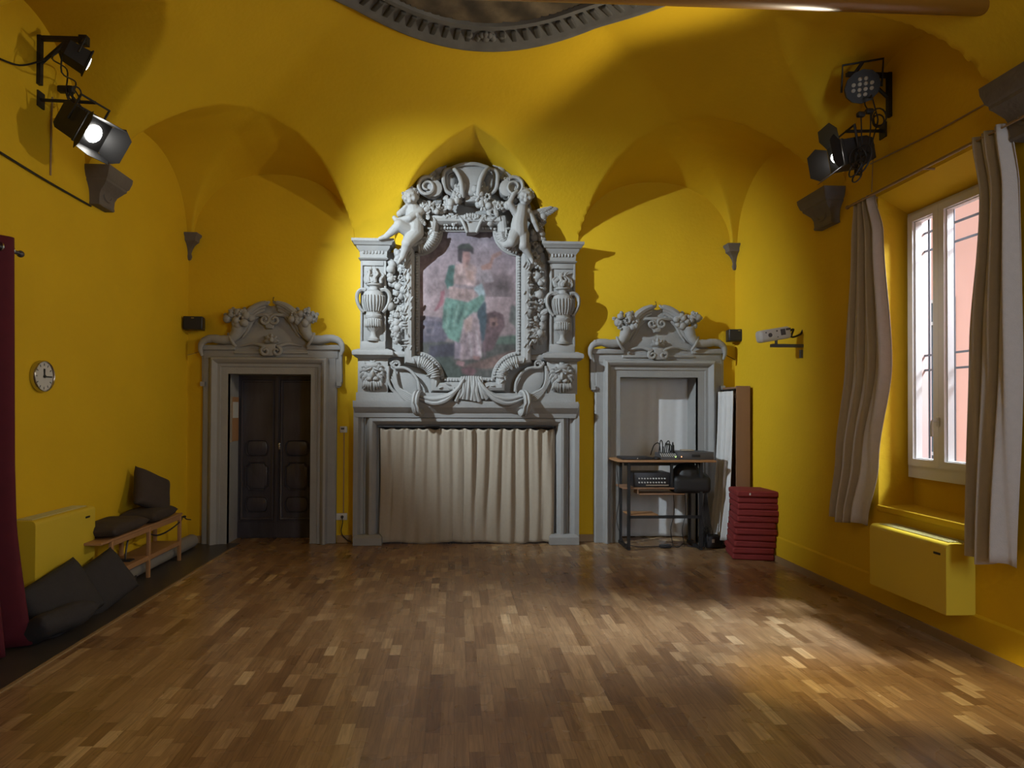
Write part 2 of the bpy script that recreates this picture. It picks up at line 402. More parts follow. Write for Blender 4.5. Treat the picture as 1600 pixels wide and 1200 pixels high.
# openings in the back wall
DL = (W(360, 585).x, W(488, 585).x, 0, W(424, 585).z)     # left door
DR = (W(967, 590).x, W(1087, 590).x, 0, W(1028, 590).z)   # right door
FP = (W(594, 668).x, W(864, 668).x, 0, W(730, 668).z)     # fireplace
DEP = .27
mb = wall_grid((XL-.1, XR+.1, -.05, ZT), [(DL[0], DL[1], -.05, DL[3]), (DR[0], DR[1], -.05, DR[3]), (FP[0], FP[1], -.05, FP[3])], lambda u, z: (u, D, z), 'wall_back')
struct(mb.build('wall_back', 'yellow', origin=(0, D, 0), smooth=False)); mb = MB()
for h, dp, in ((FP, .5),):   # fireplace niche
    x0, x1, z0, z1 = h
    mb.add([(x0, D, 0), (x0, D+dp, 0), (x0, D+dp, z1), (x0, D, z1)], [(0, 1, 2, 3)]); mb.add([(x1, D, 0), (x1, D+dp, 0), (x1, D+dp, z1), (x1, D, z1)], [(0, 1, 2, 3)])
    mb.add([(x0, D, z1), (x1, D, z1), (x1, D+dp, z1), (x0, D+dp, z1)], [(0, 1, 2, 3)]); mb.add([(x0, D+dp, 0), (x1, D+dp, 0), (x1, D+dp, z1), (x0, D+dp, z1)], [(0, 1, 2, 3)])
struct(mb.build('trim_9', 'stone_dark', origin=(0, D, 0), smooth=False))
# left wall
mb = wall_grid((YB, D+.1, -.05, ZT), [], lambda u, z: (XL, u, z), 'wall_left')
struct(mb.build('wall_left', 'yellow', origin=(XL, 0, 0), smooth=False))
# right wall with window recess
WY0, WY1, WZ0, WZ1 = 4.02, 5.07, .84, 3.36
REC = .32
mb = wall_grid((YB, D+.1, -.05, ZT), [(WY0, WY1, WZ0, WZ1)], lambda u, z: (XR, u, z), 'wall_right')
xr2 = XR+REC; fz0, fz1 = 1.07, 3.225
mb.add([(XR, WY1, WZ0), (xr2, WY1+.03, WZ0), (xr2, WY1+.03, WZ1-.15), (XR, WY1, WZ1)], [(0, 1, 2, 3)])
mb.add([(XR, WY0, WZ0), (xr2, WY0-.03, WZ0), (xr2, WY0-.03, WZ1-.15), (XR, WY0, WZ1)], [(0, 1, 2, 3)])
mb.add([(XR, WY0, WZ1), (XR, WY1, WZ1), (xr2, WY1+.03, WZ1-.15), (xr2, WY0-.03, WZ1-.15)], [(0, 1, 2, 3)])
mb.add([(XR, WY0, WZ0), (XR, WY1, WZ0), (xr2, WY1+.03, WZ0), (xr2, WY0-.03, WZ0)], [(0, 1, 2, 3)])
mb.add([(xr2, WY0-.03, WZ0), (xr2, WY1+.03, WZ0), (xr2, WY1+.03, fz0), (xr2, WY0-.03, fz0)], [(0, 1, 2, 3)])
struct(mb.build('wall_right', 'yellow', origin=(XR, 0, 0), smooth=False))
m = MB(); m.rbox((XR-.002, (WY0+WY1)/2, WZ0-.02), (.03, WY1-WY0+.02, .05), .012); struct(m.build('trim_2', 'yellow'))
# rear wall
mb = MB(); mb.add([(XL-.1, YB, -.05), (XR+.1, YB, -.05), (XR+.1, YB, ZT), (XL-.1, YB, ZT)], [(0, 1, 2, 3)])
struct(mb.build('wall_rear', 'yellow', origin=(0, YB, 0), smooth=False))
# low plaster ledges above the skirting
zl = .27
m = MB(); m.add([(XR, YB, zl), (XR-.015, YB, zl-.015), (XR-.02, YB, 0), (XR, YB, 0), (XR, D, zl), (XR-.015, D, zl-.015), (XR-.02, D, 0), (XR, D, 0)], [(0, 1, 5, 4), (1, 2, 6, 5), (2, 3, 7, 6), (0, 3, 2, 1), (4, 5, 6, 7)])
struct(m.build('trim_3', 'yellow', smooth=False))
m = MB(); m.add([(XL, YB, zl), (XL+.015, YB, zl-.015), (XL+.02, YB, 0), (XL, YB, 0), (XL, D, zl), (XL+.015, D, zl-.015), (XL+.02, D, 0), (XL, D, 0)], [(0, 1, 5, 4), (1, 2, 6, 5), (2, 3, 7, 6)])
struct(m.build('trim_4', 'yellow', smooth=False))
m = MB(); m.bb(XR-.035, XR-.018, YB, 7.7, 0, .065); struct(m.build('baseboard_right', 'skirt'))
m = MB()
for a, b in ((XL+.02, W(318, 800).x), (W(527, 800).x, W(550, 800).x), (W(905, 800).x, W(931, 800).x), (W(1124, 800).x, XR-.04)): m.bb(a, b, D-.016, D-.001, .003, .09)
struct(m.build('baseboard_back', 'skirt'))

# ---- vaulted ceiling: cove + lunettes + corner webs as one plaster shell
ZS, HC, AC = 3.62, 1.37, 2.6
bx = [(XL+.06, W(560, 400).x), (W(622, 400).x, W(850, 400).x), (W(905, 400).x, XR-.06)]
by_l = [(5.98, D-.06), (4.0, 5.62), (2.0, 3.62), (0.0, 1.62), (-2.4, -.4)]
by_r = [(5.92, D-.06), (3.95, 5.50), (1.95, 3.5), (0.0, 1.6), (-2.4, -.4)]
def archf(u, hw, rise, ex): return rise*np.clip(1-(np.clip(u/hw, 0, 1))**ex, 0, 1)**.5
G_BAY = ([0, .25, .46, .66, .79, .87, .90], [1.04, .88, .68, .46, .27, .09, .001])       # plan curve of a lunette's groin
G_COR = ([1.12, 1.23, 1.47, 1.65, 1.80, 1.90, 1.96], [1.125, 1.09, .93, .70, .40, .15, .001])
def ceil_h(X, Y):
    X = np.asarray(X, float); Y = np.asarray(Y, float)
    dl, dr, db, df = X-XL, XR-X, D-Y, Y-YB
    qx = 1-np.clip(np.minimum(dl, dr), 0, AC)/AC; qy = 1-np.clip(np.minimum(db, df), 0, AC)/AC
    q = (qx**20+qy**20)**(1/20.); Mn = HC*np.clip(1-q*q, 0, 1)**.72
    H = Mn.copy()
    def bay(H, u, d, hw, rise, pt=0.):
        k = hw/.90; g = np.interp(u/k, *G_BAY); A = archf(u*(1-pt)+pt*hw*(u > -1), hw, rise/np.sqrt(1-pt*pt), 2.0)
        val = np.maximum(A, A+(MG(g)-A)*np.clip(d/g, 0, 1)); return np.where(u < hw, np.where(d < g, val, np.maximum(H, A*(d < 2))), H)
    def MG(g): return HC*np.clip(1-(1-np.clip(g, 0, AC)/AC)**2, 0, 1)**.72
    H = bay(H, np.abs(X-.17), db, .90, .95, .10)
    for i, (a, b) in enumerate(by_l[1:]): H = bay(H, np.abs(Y-(a+b)/2), dl, (b-a)/2, .97 if i == 0 else .84)
    for (a, b) in by_r[1:]: H = bay(H, np.abs(Y-(a+b)/2), dr, (b-a)/2, .80)
    c = 1.01
    for dx in (dl, dr):
        p = np.maximum(dx, db); s_ = np.minimum(dx, db); pm = np.where(p < c, 2*c-p, p); g = np.interp(pm, *G_COR)
        A = archf(np.abs(p-c), .95, .79, 2.3); gg = MG(np.minimum(g, 1.1)); val = A+(gg-A)*np.clip(s_/g, 0, 1.0)
        ins = (p < 1.96) & ((p < 1.12) | (s_ < g)); H = np.where(ins, val, H)
    dome = .12*np.clip(1-((X-.13)/2.2)**2, 0, 1)*np.clip(1-((Y-3.2)/3.2)**2, 0, 1)
    return ZS+H+dome
def axis(a, b, both, step=.024):
    L = b-a; ds = [AC*(1-math.cos(t)) for t in np.linspace(0, .57, 28)]
    d1 = [d for d in ds if d < L/2]; xs = [a+d for d in d1]+[b-d for d in d1]
    xs += list(np.linspace(a+d1[-1], b-d1[-1], int((L-2*d1[-1])/step))); return np.array(sorted(set(np.round(xs, 5))))
gx, gy = axis(XL, XR, True), axis(YB, D, True, .03)
GX, GY = np.meshgrid(gx, gy, indexing='ij'); GZ = ceil_h(GX, GY)
nx, ny = GX.shape
V = np.stack([GX, GY, GZ], -1).reshape(-1, 3)
I = (np.arange(nx-1)[:, None]*ny + np.arange(ny-1)[None, :]).reshape(-1)
FQ = np.stack([I, I+1, I+ny+1, I+ny], -1)
me = bpy.data.meshes.new('ceiling'); me.from_pydata(V.tolist(), [], FQ.tolist()); me.materials.append(M['yellow'])
me.polygons.foreach_set('use_smooth', [True]*len(me.polygons)); me.set_sharp_from_angle(angle=math.radians(50))
o = bpy.data.objects.new('ceiling', me); COL.objects.link(o); struct(o)

# ---- painted medallion in the ceiling
def painted_grid(name, mat, uv2p, img, parent=None, origin=(0, 0, 0), keep=None, gain=1.0):
    """img: array (h,w,3); uv2p(u,v) -> point; keep(u,v) -> bool"""
    h, w_, _ = img.shape; vs = []; idx = -np.ones((h, w_), int); cols = []
    for j in range(h):
        for i in range(w_):
            u, v = i/(w_-1), j/(h-1)
            if keep is not None and not keep(u, v): continue
            idx[j, i] = len(vs); p = uv2p(u, v); vs.append((p[0]-origin[0], p[1]-origin[1], p[2]-origin[2])); cols.append(img[j, i])
    fs = [(idx[j, i], idx[j, i+1], idx[j+1, i+1], idx[j+1, i]) for j in range(h-1) for i in range(w_-1) if min(idx[j, i], idx[j, i+1], idx[j+1, i+1], idx[j+1, i]) >= 0]
    me = bpy.data.meshes.new(name); me.from_pydata(vs, [], [tuple(int(q) for q in f) for f in fs]); me.materials.append(M[mat])
    at = me.color_attributes.new('paint', 'FLOAT_COLOR', 'POINT')
    c = np.ones((len(vs), 4)); c[:, :3] = (np.clip(np.array(cols), 0, 1)**2.2)*gain
    at.data.foreach_set('color', c.reshape(-1).astype(np.float32))
    me.polygons.foreach_set('use_smooth', [True]*len(me.polygons))
    ob = bpy.data.objects.new(name, me); COL.objects.link(ob)
    if parent is not None: ob.parent = parent; ob.location = Vector(origin)-ORG[parent.name]
    else: ob.location = origin
    ORG[ob.name] = Vector(origin); return ob
def blur(a, n):
    for _ in range(n):
        p = np.pad(a, ((1, 1), (1, 1), (0, 0)), 'edge'); a = (p[:-2, 1:-1]+p[2:, 1:-1]+p[1:-1, :-2]+p[1:-1, 2:]+2*p[1:-1, 1:-1])/6
    return a
def polymask(h, w_, poly):
    yy, xx = np.mgrid[0:h, 0:w_]; x = xx/(w_-1); y = yy/(h-1); ins = np.zeros((h, w_), bool); n = len(poly)
    for i in range(n):
        (x0, y0), (x1, y1) = poly[i], poly[(i+1) % n]
        c = ((y0 > y) != (y1 > y)); 
        if y1 != y0: ins ^= c & (x < (x1-x0)*(y-y0)/(y1-y0)+x0)
    return ins
def smooth_noise(h, w_, cells, rng):
    g = rng.random((cells+3, cells+3)); yy, xx = np.mgrid[0:h, 0:w_]; y = yy/h*cells; x = xx/w_*cells
    i, j = y.astype(int), x.astype(int); fy, fx = y-i, x-j; fy = fy*fy*(3-2*fy); fx = fx*fx*(3-2*fx)
    return (g[i, j]*(1-fy)*(1-fx)+g[i+1, j]*fy*(1-fx)+g[i, j+1]*(1-fy)*fx+g[i+1, j+1]*fy*fx)
MCX, MCY = W(757, 82, 5.86).x, None
tip = W(757, 82, 5.88); RX, RY = 1.93, 2.35; MCX, MCY = tip.x, tip.y-RY
med = thing('ceiling_medallion', (MCX, MCY, 4.75), 'painted oval ceiling medallion with a grey dentil border', 'ceiling painting')
def mz(x, y, off): return float(ceil_h(np.array(x), np.array(y)))-off
mb = MB(); n = 120; prof = [(0, -.02), (0, .035), (-.03, .055), (-.07, .05), (-.09, .035), (-.24, .03), (-.26, .05), (-.30, .05), (-.31, .0)]
vs = []
for i in range(n):
    a = 2*PI*i/n
    for (of, dn) in prof:
        x, y = MCX+(RX+of)*math.cos(a), MCY+(RY+of)*math.sin(a); vs.append((x, y, mz(x, y, dn)))
k = len(prof); mb.add(vs, [(i*k+t, i*k+t+1, ((i+1) % n)*k+t+1, ((i+1) % n)*k+t) for i in range(n) for t in range(k-1)])
M['med_stone'] = simple('grey_stucco', (.12, .118, .115), .8, noise=.4, scale=7, bump=.3)
M['med_dark'] = simple('dark_stucco', (.05, .048, .045), .8, noise=.3, scale=9)
mb.build('rim', 'med_stone', med)
mb = MB()
for i in range(108):
    a = 2*PI*(i+.5)/108
    if (i % 18) in (8, 9) or math.sin(a) < -.2: continue
    x, y = MCX+(RX-.165)*math.cos(a), MCY+(RY-.165)*math.sin(a)
    mb.rbox((x, y, mz(x, y, .036)), (.145, .050, .03), .012, R=Matrix.Rotation(math.atan2(math.sin(a)*RX, math.cos(a)*RY), 3, 'Z'))
d = mb.build('dentil', 'med_dark', med); d['kind'] = 'stuff'
mb = MB()
for i in range(6):
    a = PI/2+2*PI*i/6
    for s_ in (-.085, .085):
        a2 = a+s_; x, y = MCX+(RX-.17)*math.cos(a2), MCY+(RY-.17)*math.sin(a2); mb.ell((x, y, mz(x, y, .035)), (.038, .038, .02))
    x, y = MCX+(RX-.17)*math.cos(a), MCY+(RY-.17)*math.sin(a)
    R = Matrix.Rotation(a-PI/2, 3, 'Z'); c = Vector((x, y, mz(x, y, .04)))
    for q in range(7):
        an = PI*q/6; mb.ell(c+R @ Vector((.07*math.cos(an), -.06*math.sin(an)+.02, 0)), (.03, .03, .028), seg=8, rings=6)
    mb.ell(c+Vector((0, 0, 0)), (.045, .045, .04))
mb.split(lambda c: round((math.atan2((c.y-MCY)/RY, (c.x-MCX)/RX)-PI/2)/(PI/3)) % 6, 'boss', 'med_stone', med)
rng = np.random.default_rng(3)
H_, W_ = 150, 150
n1 = smooth_noise(H_, W_, 9, rng); n2 = smooth_noise(H_, W_, 24, rng); n3 = smooth_noise(H_, W_, 50, rng)
img = np.zeros((H_, W_, 3)); base = np.array([.20, .175, .14]); hi = np.array([.50, .42, .30])
yy, xx = np.mgrid[0:H_, 0:W_]; u = (xx/(W_-1)-.5)*2; v = (yy/(H_-1)-.5)*2; rr = np.sqrt(u*u+v*v); th = np.arctan2(v, u)
band = .5+.5*np.sin(th*26+np.sin(rr*20)*1.5)
f = np.clip(n1*.5+n2*.4+n3*.3-.35, 0, 1)
img[:] = base+(hi-base)*f[..., None]
dk = (rr > .80); img[dk] = (np.array([.17, .15, .12])+(np.array([.34, .30, .24])-np.array([.17, .15, .12]))*((band*.6+n3*.5)[dk])[:, None])
img[(rr > .79) & (rr < .815)] = (.10, .085, .07); img[(rr > .86) & (rr < .875)] = (.38, .34, .28)
glow = np.exp(-((rr-.66)/.08)**2)*n2; img += glow[..., None]*np.array([.28, .22, .12])
painted_grid('fresco', 'fresco', lambda u, v: (MCX+(u-.5)*2*(RX-.3), MCY+(v-.5)*2*(RY-.3), mz(MCX+(u-.5)*2*(RX-.3), MCY+(v-.5)*2*(RY-.3), .022)), img, med, (MCX, MCY, 4.75), keep=lambda u, v: (u-.5)**2+(v-.5)**2 < .2525, gain=1.7)

# ---- window
win = bpy.data.objects.new('window_1', None); COL.objects.link(win); wx = xr2-.02; win.location = (wx, (WY0+WY1)/2, fz0); ORG['window_1'] = Vector(win.location); win['kind'] = 'structure'
fy0, fy1 = WY0-.02, WY1+.02
def rectframe(mb, y0, y1, z0, z1, x, t, w_, b=None):
    b = b or w_
    mb.bb(x-t/2, x+t/2, y0, y0+w_, z0, z1); mb.bb(x-t/2, x+t/2, y1-w_, y1, z0, z1)
    mb.bb(x-t/2, x+t/2, y0+w_, y1-w_, z1-w_, z1); mb.bb(x-t/2, x+t/2, y0+w_, y1-w_, z0, z0+b)
mb = MB(); rectframe(mb, fy0, fy1, fz0, fz1, wx, .07, .04, .12); mb.build('window_frame', 'pvc', win, smooth=False)
ym = S(1478, 500, wx).y
for (a, b_) in ((fy0+.03, ym-.001), (ym+.001, fy1-.03)):
    mb = MB(); rectframe(mb, a, b_, fz0+.1, fz1-.03, wx-.03, .06, .055); rectframe(mb, a+.052, b_-.052, fz0+.152, fz1-.082, wx-.012, .05, .010)
    sh = mb.build('window_sash', 'pvc', win, smooth=False)
    mb = MB(); mb.bb(wx-.03, wx-.024, a+.05, b_-.05, fz0+.15, fz1-.08); mb.build('pane', 'glass', sh, smooth=False)
mb = MB(); hz = S(1478, 660, wx-.07).z; mb.rbox((wx-.066, ym, hz), (.012, .028, .07), .005); mb.tube([(wx-.07, ym, hz+.01), (wx-.11, ym, hz+.01), (wx-.115, ym, hz-.01), (wx-.115, ym, hz-.11)], .010)
mb.build('window_handle', 'white', win)
# outside: reveal, iron grille, street facade
mb = MB()
for a, b_, c_, d_ in (((wx+.03, fy1, fz0), (wx+.20, fy1+.05, fz0), (wx+.20, fy1+.05, fz1), (wx+.03, fy1, fz1)), ((wx+.03, fy0, fz0), (wx+.20, fy0-.05, fz0), (wx+.20, fy0-.05, fz1), (wx+.03, fy0, fz1)),
                      ((wx+.03, fy0, fz1), (wx+.03, fy1, fz1), (wx+.20, fy1+.05, fz1), (wx+.20, fy0-.05, fz1)), ((wx+.03, fy0, fz0), (wx+.03, fy1, fz0), (wx+.20, fy1+.05, fz0-.03), (wx+.20, fy0-.05, fz0-.03))):
    mb.add([a, b_, c_, d_], [(0, 1, 2, 3)])
mb.add([(wx+.03, fy0-1.5, -.5), (wx+.03, fy0, -.5), (wx+.03, fy0, 6), (wx+.03, fy0-1.5, 6)], [(0, 1, 2, 3)]); mb.add([(wx+.03, fy1, -.5), (wx+.03, fy1+1.5, -.5), (wx+.03, fy1+1.5, 6), (wx+.03, fy1, 6)], [(0, 1, 2, 3)])
struct(mb.build('window_2', 'cream_ext', smooth=False)); bpy.data.objects['window_2'].name = 'trim_5'
gr = thing('window_grille', (wx+.13, (fy0+fy1)/2, fz0), 'dark iron security grille outside the white window', 'grille')
gxp = wx+.13
mb = MB()
for i in range(5):
    y = fy0+.02+(fy1-fy0-.04)*(i)/4
    mb.tube([(gxp, y, fz0-.03), (gxp, y, fz1)], .008, 6)
mb.build('upright_bar', 'iron', gr)
mb = MB()
for z in (S(1560, 322, gxp).z, S(1500, 375, gxp).z, S(1515, 548, gxp).z, S(1515, 573, gxp).z, fz0+.12):
    mb.bb(gxp-.006, gxp+.006, fy0-.03, fy1+.03, z-.008, z+.008)
mb.build('cross_bar', 'iron', gr)
fc = thing('street_building', (7.6, 7, -1), 'pink rendered building seen through the window', 'building')
mb = MB(); mb.bb(7.6, 8.0, -2, 16, -1, 8); mb.build('facade', 'pink', fc, smooth=False)
ys1 = S(1452, 600, 7.6).y; ys0 = S(1486, 600, 7.6).y; sz1 = S(1465, 470, 7.6).z
mb = MB(); mb.bb(7.56, 7.6, ys0-.1, ys1, -.3, sz1)
sh = mb.build('shutter', 'shutter', fc, smooth=False)
mb = MB(); 
for z in (sz1, sz1-.35, .95, .3): mb.bb(7.53, 7.57, ys0-.1, ys1, z-.03, z+.02)
mb.build('rail', 'pvc', sh, smooth=False)
m = MB(); m.add([(wx+.25, -2, -.6), (7.6, -2, -.6), (7.6, 16, -.6), (wx+.25, 16, -.6)], [(0, 1, 2, 3)]); struct(m.build('trim_6', 'cream_ext'))

# ---- doorway reveals and left door
def reveal(name, h, dp, mat='stone'):
    x0, x1, z0, z1 = h; mb = MB(); y0, y1 = D-.07, D+dp
    mb.add([(x0, y0, 0), (x0, y1, 0), (x0, y1, z1), (x0, y0, z1)], [(0, 1, 2, 3)]); mb.add([(x1, y0, 0), (x1, y1, 0), (x1, y1, z1), (x1, y0, z1)], [(0, 1, 2, 3)])
    mb.add([(x0, y0, z1), (x1, y0, z1), (x1, y1, z1), (x0, y1, z1)], [(0, 1, 2, 3)])
    return struct(mb.build(name, mat, smooth=False))
reveal('trim_7', DL, .36); reveal('trim_8', DR, DEP+.08)
dr = bpy.data.objects.new('door_1', None); COL.objects.link(dr); dy = D+.30; dr.location = ((DL[0]+DL[1])/2, dy, 0); ORG['door_1'] = Vector(dr.location); dr['kind'] = 'structure'
x0, x1, zt = DL[0], DL[1], DL[3]; xm = W(433, 700, dy).x
def octo(cx, cz, w_, h_, kind):
    if kind == 0: # horizontal cartouche: rounded sides with small notches
        p = arc(cx+w_*.26, cz, w_*.24, -60, 60, 8, h_*.5*1.1)+[(cx+w_*.26, cz+h_*.5)]+[(cx-w_*.26, cz+h_*.5)]+arc(cx-w_*.26, cz, w_*.24, 120, 240, 8, h_*.5*1.1)+[(cx-w_*.26, cz-h_*.5), (cx+w_*.26, cz-h_*.5)]
        return [Vector(q) for q in p]
    r = w_*.16; a, b = w_/2, h_/2; p = []
    for (sx, sz, a0) in ((1, 1, 270), (-1, 1, 360), (-1, -1, 90), (1, -1, 180)):
        q = arc(cx+sx*a, cz+sz*b, r, a0, a0-90, 5); p += q
    return [Vector(q) for q in p]
for side, (a, b_) in enumerate(((x0, xm-.006), (xm+.006, x1))):
    mb = MB(); mb.bb(a, b_, dy, dy+.05, .0, zt+.03)
    lf = mb.build('door_leaf', 'wood_dark', dr, smooth=False)
    mb = MB(); mb.sweep([(a+.03, .22), (b_-.03, .22), (b_-.03, zt-.05), (a+.03, zt-.05)], [(0, 0), (0, .012), (.012, .022), (.03, .015), (.035, 0)], dy, closed=True, side=1)
    mb.bb(a+.005, b_-.005, dy-.018, dy, .012, .2)
    mb.build('moulding', 'wood_dark', lf)
    cx = (a+b_)/2; pw = (b_-a)*.62
    for (py, hh, kd) in ((528, 24, 0), (560, 44, 1), (700, 26, 0), (744, 46, 1), (788, 26, 0)):
        cz = W(400, py, dy).z; h_ = hh*.0078
        mb = MB(); P = octo(cx, cz, pw, h_, kd)
        mb.sweep(P, [(0, 0), (0, .010), (.006, .016), (.014, .008), (.016, 0)], dy, closed=True)
        mb.prism([(cx+(p.x-cx)*.86, cz+(p.y-cz)*.86) for p in P], dy, dy-.014, .008)
        mb.build('panel', 'wood_dark', lf)
mb = MB(); mb.bb(xm-.02, xm+.02, dy-.025, dy, .012, zt); mb.build('astragal', 'wood_dark', dr, smooth=False)
mb = MB(); hz = W(440, 697, dy).z; mb.rbox((xm+.035, dy-.028, hz), (.02, .012, .08), .004); mb.ell((xm+.035, dy-.045, hz+.02), .012); mb.ell((xm+.035, dy-.04, hz-.02), .008); mb.build('door_handle', 'chrome', dr)
# cloth hanging in the right doorway
def cloth(x0, x1, z0, z1, y, folds, amp, seed=0, nx=90, nz=40, axis='x', edge=None, top_gather=1.0, thick=.003):
    rg = random.Random(seed); ph = [rg.random()*6.3 for _ in range(6)]; vs = []; fs = []
    for j in range(nz+1):
        v = j/nz
        for i in range(nx+1):
            u = i/nx; a, b = (x0, x1) if edge is None else edge(v)
            t = a+(b-a)*u
            d = amp*(math.sin(u*folds*2*PI+ph[0]+.4*math.sin(v*3+ph[1]))*(.55+.45*v)+.45*math.sin(u*folds*1.37*2*PI+ph[2]+v*1.2)+.25*v*math.sin(u*folds*.53*2*PI+ph[3]+v*2))
            z = z1+(z0-z1)*v
            vs.append((t, y+d, z) if axis == 'x' else (y+d, t, z))
    for j in range(nz):
        for i in range(nx): q = j*(nx+1)+i; fs.append((q, q+1, q+nx+2, q+nx+1))
    mb = MB(); mb.add(vs, fs); return mb
def thicken(o, t=.004):
    s = o.modifiers.new('solid', 'SOLIDIFY'); s.thickness = t; s.offset = 0; return o
c = cloth(DR[0]-.01, DR[1]+.01, .012, DR[3]+.02, D+DEP, 5, .006, 4).build('doorway_drape', 'white_cloth', smooth=True)
thicken(c); tag(c, 'beige fabric drape closing the right stone doorway', 'curtain')
m = MB(); m.bb(DR[0]-.1, DR[1]+.1, D+DEP+.06, D+DEP+.08, 0, DR[3]+.1); struct(m.build('door_2', 'wood_panel', smooth=False))
# notice board frame on the left reveal
mb = MB(); mb.bb(DL[0]-.3, DL[1]+.3, D+.37, D+.39, -.05, DL[3]+.3); mb.bb(DL[0]-.3, DL[1]+.3, D+.36, D+.39, -.05, -.0); struct(mb.build('trim_10', 'stone_dark', smooth=False))
nb = thing('notice_board', (x0+.01, D+.12, 1.2), 'narrow framed board on the inner side of the left doorway', 'notice board')
z0_, z1_ = W(362, 690).z, W(362, 620).z
mb = MB(); mb.bb(x0+.001, x0+.012, D+.02, D+.27, z0_, z1_); mb.build('board', 'wood_beech', nb, smooth=False)
mb = MB(); mb.bb(x0+.012, x0+.015, D+.06, D+.25, z0_+.28, z1_-.06); mb.build('paper', 'white', nb, smooth=False)
mb = MB(); mb.bb(x0+.001, x0+.02, D+.0, D+.02, z0_-.01, z1_+.01); mb.build('edge_strip', 'linen', nb, smooth=False)
# ================================================================== CARVED STONE
def P(px, py, off=.1): return W(px, py, D-off)
def P2(px, py, off=.1): q = W(px, py, D-off); return (q.x, q.z)
SCL = 7.7/F       # metres per pixel near the back wall
def spiral(c, r0, r1, a0, turns, n=26, y=0, mir=1):
    out = []
    for i in range(n+1):
        t = i/n; r = r0+(r1-r0)*t; a = math.radians(a0)+turns*2*PI*t
        out.append(Vector((c[0]+mir*r*math.cos(a), c[1]-y*t, c[2]+r*math.sin(a))))
    return out
def leaf(mb, c, L, w_, ang, t=.012, tilt=0):
    R = Matrix.Rotation(-ang, 3, 'Y') @ Matrix.Rotation(tilt, 3, 'Z'); mb.ell(Vector(c)+R @ Vector((L*.5, 0, 0)), (L*.55, t, w_), R=R, seg=10, rings=8)
    mb.ell(Vector(c)+R @ Vector((L*.5, -t*.8, 0)), (L*.5, t*.5, w_*.18), R=R, seg=6, rings=6)
def fruit(mb, c, r, rg, kind=None):
    k = rg.random() if kind is None else kind
    if k < .55: mb.ell(c, (r, r*.9, r*rg.uniform(.9, 1.15)), seg=12, rings=9)
    elif k < .75:
        for q in range(9): a = q*2.4; mb.ell(Vector(c)+Vector((math.cos(a)*r*.6, -rg.random()*r*.5, math.sin(a)*r*.7)), r*.36, seg=8, rings=6)
    elif k < .9:
        R = Matrix.Rotation(rg.uniform(0, 3), 3, 'Y')
        for q in range(5): mb.ell(Vector(c)+R @ Vector((0, -.2*r, 0)), (r*.42, r*.5, r*1.05), R=R @ Matrix.Rotation((q-2)*.35, 3, 'Y'), seg=8, rings=7)
    else:
        for q in range(5): leaf(mb, c, r*1.3, r*.42, q*1.26+rg.random(), r*.3)
        mb.ell(Vector(c)+Vector((0, -r*.35, 0)), r*.35, seg=8, rings=6)
def cluster(mb, pts, off, spread, r, n, rg, fl=.3):
    """fruits and leaves heaped along a polyline of pixel points"""
    for i in range(n):
        t = rg.random()*(len(pts)-1); k = int(t); t -= k
        a, b = pts[k], pts[k+1]; w_ = a[2]+(b[2]-a[2])*t
        x = a[0]+(b[0]-a[0])*t+rg.uniform(-w_, w_); y = a[1]+(b[1]-a[1])*t+rg.uniform(-w_, w_)*.4
        c = P(x, y, off+rg.uniform(0, spread)); rr = r*rg.uniform(.75, 1.25)
        if rg.random() < fl: leaf(mb, c+Vector((0, .01, 0)), rr*2.4, rr*.75, rg.random()*6.3, rr*.22, rg.uniform(-.4, .4))
        else: fruit(mb, c, rr, rg)

